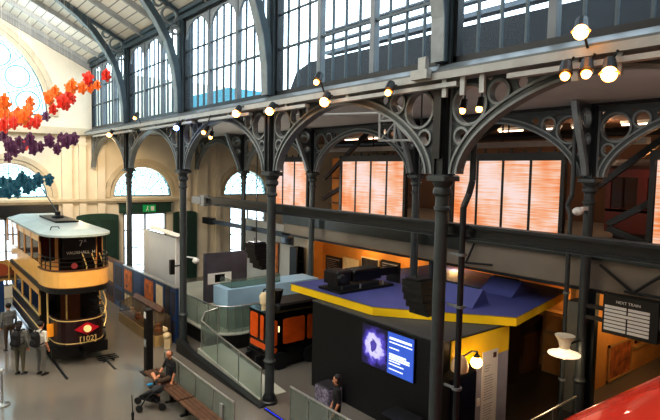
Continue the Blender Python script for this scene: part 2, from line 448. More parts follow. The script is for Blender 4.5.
# exterior roofs seen through the clerestory
M_ext = mat('outside_lead', '131619', .8, 0, .2, .5)
M_extlt = mat('outside_pale', 'e8eef2', .8, 0, .05, .5)
q = MB(); q.band([(14, y, 8.9) for y in np.linspace(-6, 21, 28)], [(14, y, 8.9+2.3*min(1, math.sqrt(max(0, 1-max(0, (y-19)/2.05)**2))) + .012*(y+6)) for y in np.linspace(-6, 21, 28)], (3, 0, 0))
struct(q.build('roof_outside', M_ext))
q = MB(); q.box(15, 15.4, -6, 19.2, 12.0, 12.16).box(15, 15.3, -6, 19.6, 12.5, 12.58).box(15, 15.3, -6, 19.4, 13.0, 13.06); struct(q.build('roof_outside_bands', mat('outside_rail', '5a6066', .7)))
q = MB().box(13, 16, 24.5, 60, 8.9, 10.9); struct(q.build('roof_outside_low', mat('outside_teal', '4f8d9c', .8, 0, .25, .4)))

# ------------------------------------------------------------------ clerestory windows (setting)
def clerestory(idx, y0, y1):
    x = 8.16; zb, zt = 8.78, 12.1
    fr = MB().box(x-.09, x+.09, y0, y1, zb, zb+.12).box(x-.09, x+.09, y0, y0+.08, zb, zt).box(x-.09, x+.09, y1-.08, y1, zb, zt).box(x-.09, x+.09, y0, y1, zt-.06, zt)
    root = struct(fr.build(f'window_{idx}', M_irondk))
    L = (y1-y0)/3
    for k in (1, 2): struct(MB().box(x-.08, x+.08, y0+L*k-.07, y0+L*k+.07, zb, zt).build('mullion', mat('mullion_grey', '6a7278', .5), root))
    b = MB()
    for k in range(3):
        for j in range(1, 4):
            yy = y0+L*k+L*j/4; b.box(x-.03, x+.03, yy-.022, yy+.022, zb+.1, zt-.05)
    b.box(x-.04, x+.04, y0, y1, 10.02, 10.07).box(x-.03, x+.03, y0, y1, 10.95, 10.99)
    struct(b.build('glazing_bars', M_ribs, root))
    h = MB()
    for k in range(3):
        c = y0+L*(k+.5); r = L/2-.06
        arc = [(c+r*math.cos(PI*i/14), 11.25+.75*math.sin(PI*i/14)) for i in range(15)]
        h.band([(x-.05, p[0], p[1]) for p in arc], [(x-.05, c+(p[0]-c)*1.05, 12.08) for p in arc], (.08, 0, 0))
    struct(h.build('arched_head', mat('head_grey', '7f878d', .6), root))
    struct(MB().box(x-.008, x+.008, y0+.05, y1-.05, zb+.05, zt-.02).build('pane', M_pane, root))
edges = [(-5.3, .36), (.68, 6.45), (6.77, 12.54), (12.86, 18.63), (18.95, 24.72), (25.04, YE-.15)]
for k, (a, b) in enumerate(edges): clerestory(k+8, a, b)
struct(MB().box(7.97, 8.3, -6, YE-.02, 8.58, 8.77).build('beam_sill', M_irondk))
q = MB()
q.prism([(7.97, -6, 8.62), (7.66, -6, 8.56), (7.66, -6, 8.6), (7.97, -6, 8.76)], (0, YE+5.9, 0), (0,0,0)); struct(q.build('trim_sill', mat('sill_grey', '5c6264', .5, .2)))

# ------------------------------------------------------------------ iron columns
def column(x, y, r, label, up_to, pier=True):
    t = thing('iron_column', label, 'column', (x, y, 0))
    MB().lathe(x, y, [(r*1.75, 0), (r*1.75, .06), (r*1.45, .1), (r*1.5, .16), (r*1.15, .24), (r, .3)], 18).build('base', M_irondk, t, smooth=True)
    MB().lathe(x, y, [(r, .3), (r, 1.18), (r*1.25, 1.2), (r*1.3, 1.25), (r*1.05, 1.3), (r*.94, 1.36), (r*.9, 6.0)], 18).build('shaft', M_iron, t, smooth=True)
    c = MB().lathe(x, y, [(r*.9, 6.0), (r*1.15, 6.02), (r*1.15, 6.08), (r*.95, 6.1), (r*.95, 6.28), (r*1.35, 6.34), (r*1.35, 6.42), (r*1.1, 6.46), (r*1.6, 6.58)], 18)
    c.bbox(x-r*1.7, x+r*1.7, y-r*1.7, y+r*1.7, 6.58, 6.7, .03); c.build('capital', M_iron, t, smooth=True)
    if pier:
        p = MB().box(x-.15, x+.15, y-.15, y+.15, 6.7, 8.56)
        for s_ in (-1, 1): p.box(x-.19, x+.19, y+s_*.1-.03, y+s_*.1+.03, 6.7, 8.5)
        p.build('pier', M_irondk, t)
    return t
nmA = ['dark iron column at the front of the gallery, out past the near arch', 'big near iron column with two pipes up its side, before the video screen', 'iron column standing before the orange and black locomotive',
       'iron column beside the blue notice boards and curved platform', 'farthest iron column of the front row, before the end wall fanlight']
nmB = ['iron column of the back row beyond the right edge of the gallery', 'back row iron column behind the white flared lamp', 'back row iron column between the two widest orange screens',
       'back row iron column left of the far orange screen', 'farthest back row iron column, beside the cyan fanlight']
proto = None
COLA = []
for y, l in zip(YS, nmA):
    if proto is None: proto = column(XA, y, .138, l, 8.6); COLA.append(proto)
    else: COLA.append(copy_thing(proto, (XA, y, 0), l))
COLB = [copy_thing(proto, (XB, y, 0), l) for y, l in zip(YS, nmB)]
# clerestory posts above row A
for k, y in enumerate(YS):
    p = MB().box(8.0, 8.34, y-.155, y+.155, 8.78, 12.09).box(7.9, 8.0, y-.06, y+.06, 8.78, 12.09)
    if k == 0: cp = tag(p.build('clerestory_post', M_ribs, origin=(8.1, y, 8.78)), 'flat iron clerestory post above the column past the right edge', 'post', 'clerestory posts')
    else:
        c = cp.copy(); COL.objects.link(c); c.location = (8.1, y, 8.78)
        c['label'] = ['', 'iron clerestory post rising above the big near column', 'iron clerestory post above the locomotive column', 'iron clerestory post above the column by the notice boards', 'iron clerestory post above the farthest front column'][k]
# pipes on near column and right column
t = thing('drain_pipe', 'black drain pipe running up the right side of the big near column', 'pipe', (8.2, 6.18, 0))
MB().path([(8.2, 6.18, 0), (8.2, 6.18, 6.1), (8.3, 6.14, 6.35), (8.31, 6.08, 6.6), (8.31, 6.08, 7.6)], .06, 10).build('pipe', M_irondk, t, smooth=True)
for z in (2.6, 4.2, 5.2): MB().ring((8.2, 6.18, z), 'z', .085, .03, .05, 14).box(8.15, 8.19, 6.22, 6.46, z-.02, z+.02).build('pipe_clip', M_ironlt, t)
tag(MB().box(7.83, 7.9, 6.5, 6.68, 7.0, 8.4).build('cable_box', M_black, origin=(7.9, 6.6, 7.0)), 'black flat cable trunking on the pier of the near column', 'cable trunking')
t = thing('drain_pipe', 'grey drain pipe with a bend beside the white lamp column', 'pipe', (13.84, 6.96, 0))
MB().path([(13.84, 6.96, 0), (13.84, 6.96, 5.7), (13.84, 7.06, 5.95), (13.84, 6.94, 6.25), (13.84, 6.94, 8.2)], .06, 10).build('pipe', M_iron, t, smooth=True)
for z in (1.2, 2.4, 3.6): MB().ring((13.84, 6.96, z), 'z', .075, .03, .05, 14).build('pipe_clip', M_ironlt, t)
tag(MB().box(14.38, 14.6, 6.42, 6.64, 0, 3.69).build('gallery_post', M_irondk, origin=(14.4, 6.4, 0)), 'square dark steel post under the gallery behind the white lamp column', 'post')

# ------------------------------------------------------------------ spandrel arches between columns
def arch_pts(L, n=40, grow=0.):
    a = L/2-.37; out = []
    for i in range(n+1):
        t = PI*i/n
        c, s_ = math.cos(t), math.sin(t)
        e = 2/1.75
        u = L/2 - (a+grow)*math.copysign(abs(c)**e, c)
        out.append((u, 6.72 + (1.58+grow)*abs(s_)**e))
    return out
def spandrel_arch(to3, label, cat, base, L=BAY, dep=.16, group=None, halves=(0, 1), name='spandrel_arch', full=True):
    t = thing(name, label, cat, base, group)
    ins, outs = arch_pts(L), arch_pts(L, 40, .15)
    if not full:
        ins, outs = ins[24:], outs[24:]
    D = Vector(to3(0, 0, 1))-Vector(to3(0, 0, 0))
    b = MB(); b.band([to3(p[0], p[1], -dep/2) for p in ins], [to3(p[0], p[1], -dep/2) for p in outs], D*dep); b.build('arch_rib', M_iron, t)
    m1, m2 = arch_pts(L, 40, -.02), arch_pts(L, 40, .03)
    m3, m4 = arch_pts(L, 40, .12), arch_pts(L, 40, .17)
    if not full: m1, m2, m3, m4 = m1[24:], m2[24:], m3[24:], m4[24:]
    b = MB()
    for a_, c_ in ((m1, m2), (m3, m4)):
        b.band([to3(p[0], p[1], -dep/2-.03) for p in a_], [to3(p[0], p[1], -dep/2-.03) for p in c_], D*(dep+.06))
    b.build('rib_moulding', M_ironlt, t)  # paler colour on these edges paints in their highlights
    if full:
        b = MB(); p = [to3(.16, 8.42, -.07), to3(L-.16, 8.42, -.07), to3(L-.16, 8.54, -.07), to3(.16, 8.54, -.07)]; b.prism(p, D*.14, (0,0,0)); b.build('top_chord', M_iron, t)
    RG = [(.60, 7.98, .36), (1.2, 8.15, .2), (.44, 7.42, .15), (1.62, 8.27, .1)]
    for hf in halves:
        fu = (lambda u: u) if hf == 0 else (lambda u: L-u)
        ex = [p for p in arch_pts(L, 80, .1) if p[0] <= (L/2 if full else 2.4) and p[0] > .17]
        outl_ = [(.16, 6.75)] + ex + [(L/2 if full else 2.4, 8.44), (.16, 8.44)]
        tri = [[(.2, 7.62), (.2, 7.75), (.27, 7.68)], [(1.0, 8.36), (.9, 8.42), (1.06, 8.42)], [(.21, 8.3), (.21, 8.41), (.32, 8.41)], [(.2, 7.1), (.2, 7.24), (.28, 7.26)]]
        hs = [circ(*g) for g in RG] + tri
        plate([(fu(u), w) for u, w in outl_], [[(fu(u), w) for u, w in h] for h in hs], .06, lambda u, w, q: to3(u, w, q), 'spandrel_plate', M_iron, t)
        e = MB()
        if abs(D.x) > .5: ax = 'x'
        else: ax = 'y'
        for u, w, r in RG[:3]:
            c = to3(fu(u), w, 0); MB().ring(c, ax, r, .05, .16, 28).build('ring', M_ironlt, t)
        e = MB(); p = [to3(fu(.155), 6.75, -.06), to3(fu(.21), 6.75, -.06), to3(fu(.21), 8.44, -.06), to3(fu(.155), 8.44, -.06)]; e.prism(p, D*.12, (0,0,0)); e.build('side_strip', M_ironlt, t)
    return t
lA = ['nearest big spandrel arch with rings, springing from the near column toward the right edge', 'big spandrel arch with rings over the video screen and canopy', 'spandrel arch with rings over the locomotive and light blue counter',
      'spandrel arch over the white panel and green doors', 'farthest front row spandrel arch, touching the end wall']
lB = ['back row spandrel arch with rings over the dark red train', 'back row spandrel arch framing the widest orange screen', 'back row spandrel arch behind the lighting truss', 'back row spandrel arch over the far orange screen', 'farthest back row spandrel arch, before the cyan fanlight']
pa = None
for y, la in zip(YS, lA):
    y2 = y
    if pa is None:
        pa = spandrel_arch(lambda u, w, q, y=y: (XA+q, y+u, w), la, 'arch', (XA, y, 6.72))
        ar = pa
    else: ar = copy_thing(pa, (XA, y, 6.72), la)
for y, lb in zip(YS, lB): copy_thing(pa, (XB, y, 6.72), lb)
lT = ['', 'transverse bracket rib with pale edge reaching out from the white lamp column', 'transverse bracket rib between the lighting truss and its column', 'transverse bracket rib left of the far orange screen', 'farthest transverse bracket rib before the end wall']
pt = None
for y, l in list(zip(YS, lT))[1:]:
    if pt is None:
        pt = thing('bracket_rib', l, 'bracket', (XB, y, 6.72))
        cur = [(13.74, 6.75), (13.63, 7.1), (13.46, 7.5), (13.27, 7.9), (13.09, 8.3), (12.99, 8.6)]
        D = (0, .14, 0)
        b = MB(); b.band([(p[0], y-.07, p[1]) for p in cur], [(p[0]+.14, y-.07, p[1]+.04) for p in cur], D); b.build('rib', M_ironlt, pt)
        hol = [circ(13.62, 8.22, .24), circ(13.74, 7.7, .13)]
        plate([(13.88, 6.95)]+[(p[0]+.1, p[1]) for p in cur[1:]]+[(13.88, 8.6)], hol, .06, lambda u, w, q, y=y: (u, y+q, w), 'web', M_iron, pt)
        for (cx, cz, r) in ((13.62, 8.22, .24), (13.74, 7.7, .13)): MB().ring((cx, y, cz), 'y', r, .05, .14, 24).build('ring', M_ironlt, pt)
    else: copy_thing(pt, (XB, y, 6.72), l)
# nave roof ribs
lR = ['', 'nearest curved iron roof rib with rings, springing from the near column', 'curved iron roof rib springing above the locomotive column', 'curved iron roof rib above the notice board column', 'farthest curved iron roof rib, near the gable']
pr = None
for y, l in list(zip(YS, lR))[1:]:
    if pr is None:
        pr = thing('roof_rib', l, 'roof rib', (8.0, y, 8.8))
        pts = [(7.93, 8.8), (7.9, 9.6), (7.78, 10.4), (7.5, 11.3), (7.1, 12.0), (6.6, 12.65), (6.0, 13.2), (5.2, 13.75), (4.2, 14.25), (3.0, 14.7), (1.4, 15.0)]
        nv = []
        for i, p in enumerate(pts):
            a = Vector(pts[max(0, i-1)]); c = Vector(pts[min(len(pts)-1, i+1)]); d = (c-a).normalized(); nv.append(Vector((-d.y, d.x)) if True else d)
        inn = [(p[0]+n.x*.1, y-.11, p[1]+n.y*.1) for p, n in zip(pts, nv)]; out_ = [(p[0]-n.x*.14, y-.11, p[1]-n.y*.14) for p, n in zip(pts, nv)]
        b = MB(); b.band(inn, out_, (0, .22, 0)); b.build('rib', M_ribs, pr)
        b = MB(); b.band([(p[0]+n.x*.12, y-.15, p[1]+n.y*.12) for p, n in zip(pts, nv)], [(p[0]+n.x*.09, y-.15, p[1]+n.y*.09) for p, n in zip(pts, nv)], (0, .30, 0)); b.build('flange', M_ironlt, pr)
        b = MB(); b.prism([(7.98, y-.09, roofz(8.0)-.18), (4.2, y-.09, roofz(4.2)-.18), (4.2, y-.09, roofz(4.2)-.05), (7.98, y-.09, roofz(8.0)-.05)], (0, .18, 0), (0,0,0)); b.build('rafter', M_ribs, pr)
        for cx, cz, r in ((7.57, 12.2, .27), (7.15, 12.6, .16), (7.78, 11.72, .15)): MB().ring((cx, y, cz), 'y', r, .06, .14, 24).build('ring', M_ironlt, pr)
    else: copy_thing(pr, (8.0, y, 8.8), l)

# ------------------------------------------------------------------ lighting track and spotlights
t = thing('lighting_track', 'long pale grey lighting track running along the clerestory sill', 'lighting track', (7.7, 12, 8.5))
MB().box(7.6, 7.96, -1, YE-.5, 8.42, 8.55).build('tray', M_trackgrey, t)
for y0, y1 in ((-.5, 5.0), (6.0, 9.6), (10.5, 12.4), (13.2, 16.5), (17, 22), (23, 29)): MB().box(7.62, 7.76, y0, y1, 8.27, 8.35).build('lower_rail', M_trackgrey, t)
for k, y in enumerate((2.6, 3.3, 3.9, 5.5, 5.9, 6.3, 9.0, 11.4, 14.5, 17.6, 20.5, 23.5, 26.5)): MB().box(7.66, 7.72, y-.05, y+.05, 8.1 if k < 6 else 8.3, 8.9 if k == 0 else 8.47).build('hanger', M_trackgrey, t)
tag(MB().box(7.46, 7.595, 6.55, 6.95, 8.45, 8.62).box(7.5, 7.59, 6.62, 6.8, 8.62, 8.85).build('control_box', M_trackgrey, origin=(7.56, 6.7, 8.5)), 'grey control box on the lighting track at the near column', 'control box')
def spot(x, y, z, label, m=None, up_=False, r=.085):
    m = m or M_bulb
    t = thing('spotlight', label, 'spotlight', (x, y, z), 'spotlights on the lighting track')
    d = Vector((-.55, -.25, -.75)).normalized()
    c = Vector((x, y, z))
    MB().tube(c+d*.0, c-d*.22, .1, .08, 10).build('housing', M_irondk, t)
    MB().sphere(c+d*.05, r*1.05, 12).build('bulb', m, t, smooth=True)
    if m is M_bulb: MB().lathe(x, y, [(r*.9, z+.02), (r*1.3, z-.02), (r*1.25, z-.03), (r*.8, z+.01)], 14).build('glow_ring', M_glowring, t)  # glowing ring added as a painted halo, not a lamp part
    top = 8.46
    if z < 8.3: MB().tube(c-d*.15, (7.595, y, 8.43), .018, None, 6).build('stem', M_irondk, t)
    else: MB().tube(c-d*.15, (7.595, y, 8.53), .018, None, 6).build('stem', M_irondk, t)
SP = [(7.66, 3.84, 8.82), (7.66, 3.41, 8.17), (7.66, 3.73, 8.21), (7.66, 4.04, 8.22), (7.66, 9.78, 8.36), (7.66, 13.96, 8.4), (7.66, 12.13, 8.33), (7.66, 7.71, 8.36), (7.66, 26.22, 8.3), (7.66, 16.11, 7.95), (7.66, 22.67, 8.85), (7.66, 10.1, 8.85)]
SPL = ['bright warm spotlight standing on top of the track above the nearest arch', 'bright warm spotlight hung under the near end of the track', 'dim small spotlight hung between two near brackets under the track', 'small spotlight under the track, third from its near end',
       'bright warm spotlight under the track over the middle of the big arch', 'bright warm spotlight under the track over the locomotive arch', 'bright warm spotlight under the track just past the locomotive column', 'small spotlight under the track beside the control box of the near column',
       'farthest warm spotlight, under the track beside the last column', 'pale spotlight hung low on a stem under the locomotive arch crown', 'warm spotlight on top of the track near the farthest window', 'small spotlight standing on top of the track above the big arch']
for k, (p, l) in enumerate(zip(SP, SPL)):
    p = (p[0]*.963, p[1]*.963, 6.7+(p[2]-6.7)*.963); spot(*p, l, None, False, .1 if k in (0, 1, 4, 5, 6, 8) else .06)
spot(7.38, 17.65, 8.16, 'blue spotlight under the track beside the notice board column', M_bulbb)
for (x, y, z), l in (((9.0, 6.89, 8.05), 'white spotlight seen through the big ring right of the near column'), ((9.0, 6.48, 8.05), 'warm spotlight seen beside the white one through the big ring'), ((9.0, 18.35, 7.95), 'low warm spotlight under the aisle ceiling beyond the locomotive arch')):
    t = thing('spotlight', l, 'spotlight', (x, y, z), 'spotlights below the aisle ceiling')
    MB().tube((x, y, z), (x+.05, y, z+.2), .08, .07, 10).build('housing', M_irondk, t); MB().sphere((x-.02, y, z-.03), .07, 10).build('bulb', M_bulb, t, smooth=True); MB().tube((x+.05, y, z+.15), (x+.05, y, 8.62), .02, None, 6).build('stem', M_irondk, t)
# lighting truss under aisle ceiling
t = thing('hanging_lighting_truss', 'pale grey lattice lighting truss hanging under the aisle ceiling', 'truss', (10.5, 10.4, 8.6))
b = MB()
for yy in (9.7, 10.3): b.tube((10.5, yy, 7.55), (10.5, yy, 8.6), .035, None, 6)
b.build('drop_pipe', M_trackgrey, t)
b = MB()
for z0 in (7.6, 8.15):
    b.tube((10.5, 9.7, z0), (10.5, 10.9, z0+.02), .03, None, 6); b.tube((10.5, 9.7, z0), (10.5, 10.3, z0+.5), .02, None, 6); b.tube((10.5, 10.3, z0+.5), (10.5, 10.9, z0), .02, None, 6)
b.build('lattice', M_trackgrey, t)
b = MB().path([(10.5, 10.9, 7.6), (10.5, 10.9, 8.4), (10.2, 12.5, 8.45), (9.6, 14.2, 8.5)], .035, 6); b.build('arm', M_trackgrey, t)

# ------------------------------------------------------------------ main steel beams
t = thing('steel_beam', 'long black I-beam running behind the front row of columns', 'beam', (8.4, 8, 5.5))
MB().box(8.38, 8.44, -3, 17.45, 5.52, 5.72).build('web', M_black, t)
MB().box(8.28, 8.54, -3, 17.45, 5.49, 5.53).build('bottom_flange', M_irondk, t)
MB().box(8.28, 8.54, -3, 17.45, 5.71, 5.76).build('top_flange', M_irondk, t)
MB().box(8.28, 8.285, -3, 17.45, 5.485, 5.505).build('edge_strip', M_ironlt, t)
MB().box(8.28, 8.5, 17.45, 17.7, 5.42, 5.8).box(8.26, 8.5, 17.7, 18.4, 5.48, 5.74).build('end_plate', M_grey, t)
t = thing('steel_beam', 'short dark beam with a box end before the bright end window', 'beam', (14.5, 26, 3.6))
MB().box(14.4, 14.6, 21, 29.2, 3.5, 3.72).build('web', M_black, t); MB().box(14.35, 14.65, 29.2, 30.4, 3.42, 3.8).build('end_box', M_irondk, t)
# gallery slab
struct(MB().box(14.5, 34, -6, 21.6, 3.7, 4.72).build('floor_gallery', mat('gallery_fascia', '847c70', .8, 0, .1, .8)))
struct(MB().box(14.40, 14.49, 11.0, 21.6, 4.2, 4.74).build('trim_90', mat('fascia_dark', '28302f', .3, 0, .2, 2)))
struct(MB().box(14.40, 14.49, -6, 10.95, 4.5, 4.74).build('trim_91', mat('fascia_dark', '28302f', .3, 0, .2, 2)))
struct(MB().box(14.40, 14.49, -6, 21.6, 3.62, 3.7).build('trim_92', M_irondk))
q = thing('strut_frame', 'black V-shaped strut pair on the gallery front beside the next train sign', 'strut', (14.35, 5.5, 3.8))
MB().tube((14.36, 6.35, 4.4), (14.36, 5.52, 3.82), .04).tube((14.36, 5.48, 3.82), (14.36, 4.7, 4.5), .04).build('diagonal', M_black, q); MB().tube((14.36, 5.7, 3.8), (14.36, 4.5, 3.8), .035).build('tie', M_black, q)
q = thing('strut_frame', 'thin black strut with a horizontal bar above the blue canopy', 'strut', (14.35, 10.5, 3.8))
MB().tube((14.36, 10.65, 3.82), (14.36, 10.35, 4.5), .035).build('diagonal', M_black, q); MB().tube((14.36, 10.8, 3.82), (14.36, 9.65, 3.9), .03).build('tie', M_black, q)

# ------------------------------------------------------------------ orange screens on the gallery
def screen_wall(y0, y1, n, label, first=None):
    x = 14.75
    t = thing('projection_screen', label, 'screen', (x, (y0+y1)/2, 4.72), 'orange glowing screens on the gallery')
    b = MB().box(x-.04, x+.12, y0-.12, y0, 4.73, 7.28).box(x-.04, x+.12, y1, y1+.12, 4.73, 7.28).box(x-.06, x+.14, y0-.12, y1+.12, 7.18, 7.42).box(x-.04, x+.12, y0, y1, 4.73, 4.85)
    L = (y1-y0)/n
    b.build('frame', M_black, t)
    for k in range(n):
        if k: MB().box(x-.03, x+.1, y0+L*k-.035, y0+L*k+.035, 4.85, 7.18).build('divider', M_black, t)
        MB().box(x, x+.04, y0+L*k+.035, y0+L*(k+1)-.035, 4.85, 7.18).build('panel', M_screen, t)
    for k in range(n*2):
        yy = y0+(k+.5)*L/2; MB().box(x+.02, x+.06, yy-.03, yy+.03, 7.42, 7.5+.06*(k % 2)).build('clip', M_irondk, t)
screen_wall(13.9, 17.55, 4, 'four-panel orange screen left of the big near column')
screen_wall(7.75, 11.55, 4, 'four-panel orange screen right of the big near column')
screen_wall(20.1, 23.1, 3, 'far orange screen seen beside the locomotive column')
screen_wall(1.2, 5.3, 4, 'orange screen cut by the right edge beyond the dark red train')
# gallery behind the screens
struct(MB().box(24, 24.2, -6, 24, 4.72, 8.75).build('wall_gallery', mat('gallery_wall', '5f4128', .8, 0, .25, .6)))
for k, (x, y0, y1) in enumerate(((20, 13.4, 12.2), (20, 11.9, 10.6), (20, 10.2, 9.0), (20, 23.6, 22.0), (20, 21.6, 20.2), (20, 19.6, 18.2), (20, 8.4, 7.0), (20, 6.4, 5.0))):
    t = thing('hanging_strip_light', f'glowing strip light on the gallery ceiling, {["fifth","fourth","third","eighth","seventh","sixth","second","first"][k]} from the near end', 'strip light', (x, y0, 8.6), 'strip lights on the gallery ceiling')
    MB().box(x-.06, x+.06, y1, y0, 8.62, 8.74).build('casing', M_white, t); MB().box(x-.04, x+.04, y1+.05, y0-.05, 8.57, 8.62).build('tube', M_strip, t)
t = thing('ventilation_duct', 'long pale duct hanging above the orange screens', 'duct', (17.5, 12, 7.9))
MB().box(17.3, 17.6, 6.5, 23, 7.75, 7.95).build('duct', M_trackgrey, t)
for y in (8, 11.5, 15, 18.5, 22): MB().tube((17.45, y, 7.95), (17.45, y, 8.75), .03).build('hanger', M_irondk, t)
t = thing('overhead_pipe', 'dark overhead pipe along the gallery ceiling above the duct', 'pipe', (18.6, 12, 8.2))
MB().tube((18.6, 5, 8.25), (18.6, 23, 8.25), .16, None, 10).build('pipe', M_irondk, t)
for y in (6, 12, 18): MB().tube((18.6, y, 8.35), (18.6, y, 8.75), .03).build('hanger', M_irondk, t)
def brace(p0, p1, l, w=.09):
    a, b = Vector(p0), Vector(p1); d = (b-a).normalized(); n = Vector((0, -d.z, d.y))*w
    q = MB(); q.prism([a+n, b+n, b-n, a-n], (.12, 0, 0), (0,0,0))
    tag(q.build('diagonal_beam', M_irondk, origin=p0), l, 'brace', 'diagonal gallery braces')
brace((16, 17.1, 8.7), (16, 20.4, 6.4), 'long diagonal steel brace behind the far left end of the left orange screen')
brace((16, 18.9, 6.1), (16, 20.5, 5.4), 'short diagonal brace low beside the shop shelf on the gallery')
brace((16, 5.0, 8.3), (16, 7.3, 6.45), 'upper diagonal brace before the dark red train')
brace((16, 5.6, 6.2), (16, 6.95, 5.35), 'rising diagonal brace low before the dark red train')
brace((16, 5.6, 4.8), (16, 6.95, 5.25), 'falling diagonal brace low before the dark red train')
brace((16, 10.3, 8.7), (16, 13.3, 7.2), 'diagonal brace behind the big near column above the screens')
t = thing('display_shelf', 'lit amber shelf unit with a red box beyond the left orange screen', 'shelf', (16.6, 18.6, 4.72))
MB().box(16.6, 17.0, 17.9, 20.5, 4.72, 7.4).build('back_panel', M_tan2, t)
for z in (5.2, 5.8, 6.4): MB().box(16.35, 16.6, 18.0, 20.4, z, z+.05).build('shelf_board', M_woodbr, t)
tag(MB().bbox(16.38, 16.57, 18.7, 19.5, 6.452, 6.85).build('red_box', mat('box_red', 'b0101c', .5), origin=(16.5, 19.1, 6.45)), 'red box on the top board of the amber gallery shelf', 'box')
# dark red railway carriage on the gallery
t = thing('railway_carriage', 'dark red railway carriage glowing orange inside, on the gallery at right', 'railway carriage', (18.2, 6.0, 4.72))
MB().box(18.0, 20.5, -3, 7.9, 4.95, 5.7).build('lower_body', M_trainred, t)
b = MB()
for y in np.arange(-3, 7.95, 1.09): b.box(18.0, 18.12, y-.14 if y > -3 else y, min(7.9, y+.14), 5.7, 6.75)
b.box(18.0, 20.5, -3, 7.9, 6.75, 7.0); b.build('upper_body', M_trainred, t)
MB().lathe(0, 0, [(.1, 0)], 4) if False else None
q = MB(); arc = [(19.25+1.3*math.cos(PI*i/10), 7.0+.35*math.sin(PI*i/10)) for i in range(11)]
q.prism([(p[0], -3, p[1]) for p in arc], (0, 10.9, 0), (0,0,0)); q.build('carriage_roof', mat('carriage_roof_grey', '4a3a34', .6), t)
for y in np.arange(-2.86, 7.0, 1.09): MB().box(18.05, 18.08, y, y+.81, 5.72, 6.73).build('window', glass('carriage_glass', '301408', .45), t)
MB().box(18.0, 18.03, -3, 7.9, 5.62, 5.7).build('waist_line', M_gold, t)
MB().box(20.2, 20.3, -3, 7.8, 5.7, 6.75).build('compartment_wall', mat('carriage_inside', 'c8601e', .7, emit='d0560f', estr=1.1), t)  # emission on this wall stands in for light inside the carriage
MB().box(18.2, 20.3, -2.8, 7.7, 4.73, 4.95).build('underframe', M_black, t)

# ------------------------------------------------------------------ under-gallery exhibits
struct(MB().box(17.6, 17.8, 8.6, 22.4, 0, 3.69).build('wall_amber', M_tan2))
struct(MB().box(15.6, 15.8, 21.0, 27.5, 0, 3.9).build('wall_white', mat('pale_wall', 'b9b9b4', .7, 0, .06, 1)))
struct(MB().box(15.8, 17.6, 22.4, 22.55, 0, 3.69).build('wall_return', M_tan2))
def board(x, y0, y1, z0, z1, m, fm, name, label, cat, group=None, th=.06):
    t = thing(name, label, cat, (x, (y0+y1)/2, z0), group)
    MB().box(x-th, x, y0, y1, z0, z1).build('backing', fm, t)
    MB().box(x-th-.012, x-th, y0+.06, y1-.06, z0+.06, z1-.06).build('print', m, t)
    return t
M_txt = mat('label_text', 'a8a8b0', .7)
def text_board(x, y0, y1, z0, z1, label, cat='notice', m=M_artdk):
    t = board(x, y0, y1, z0, z1, m, M_black, 'notice_sign', label, cat)
    b = MB(); z = z1-.16; k = 0
    while z > z0+.12:
        w = (y1-y0-.25)*(1 if k == 0 else .85-.25*((k*37) % 5)/5); b.box(x-.08, x-.073, y1-.1-w, y1-.1, z, z+(.05 if k == 0 else .025)); z -= .1; k += 1
    b.build('text_lines', M_txt, t)
text_board(17.55, 20.0, 21.4-.9, 1.7, 2.4, 'dark caption panel at the far end of the amber wall') if False else None
text_board(17.55, 20.7, 22.0, 1.5, 2.3, 'dark caption panel on the amber wall left of the group photograph')
board(17.55, 19.3, 20.6, 1.5, 2.45, M_paper, M_tan, 'wall_picture', 'pale faded picture between caption panel and group photograph on amber wall', 'picture')
board(17.55, 17.95, 19.2, 1.6, 2.62, M_artdk, M_paper, 'wall_picture', 'dark group photograph on the amber wall under the gallery', 'picture')
text_board(17.55, 16.6, 17.8, 1.85, 2.65, 'dark caption panel on the amber wall right of the group photograph')
t = thing('display_counter', 'long dark sloping display counter before the amber wall pictures', 'counter', (16.6, 15.5, 0))
MB().box(16.2, 17.2, 9.5, 19.8, 0, 1.35).build('body', M_woodbr, t)
q = MB(); q.prism([(16.1, 9.5, 1.35), (17.3, 9.5, 1.35), (17.3, 9.5, 1.85)], (0, 10.3, 0), (0,0,0)); q.build('sloped_top', M_black, t)
# things on the white wall
board(15.58, 22.3, 23.4, 2.9, 3.5, M_blackgl, M_black, 'wall_monitor', 'black monitor high on the pale wall beyond the locomotive', 'monitor')
board(15.58, 21.2, 22.1, 1.6, 2.9, M_artdk, mat('poster_frame', '45403a', .5), 'framed_picture', 'tall framed dark poster on the pale wall', 'poster')
text_board(15.58, 21.2, 22.1, .9, 1.5, 'white caption sheet under the tall framed poster', 'notice', M_white)
board(15.58, 23.6, 24.3, .7, 2.9, M_art, M_woodbr, 'framed_picture', 'brown wooden framed poster left of the tall dark one', 'poster')
t = thing('doorway_screen', 'black open cabinet with shelves in the warm lit corner', 'cabinet', (15.05, 21.2, 0))
MB().box(14.8, 15.3, 21.4, 21.5, 0, 3.0).box(14.8, 14.85, 20.9, 21.4, 0, 3.0).box(15.25, 15.3, 20.9, 21.4, 0, 3.0).build('carcass', M_black, t)
for z in (.8, 1.6, 2.3): MB().box(14.85, 15.25, 20.92, 21.4, z, z+.05).build('shelf_board', M_blackgl, t)

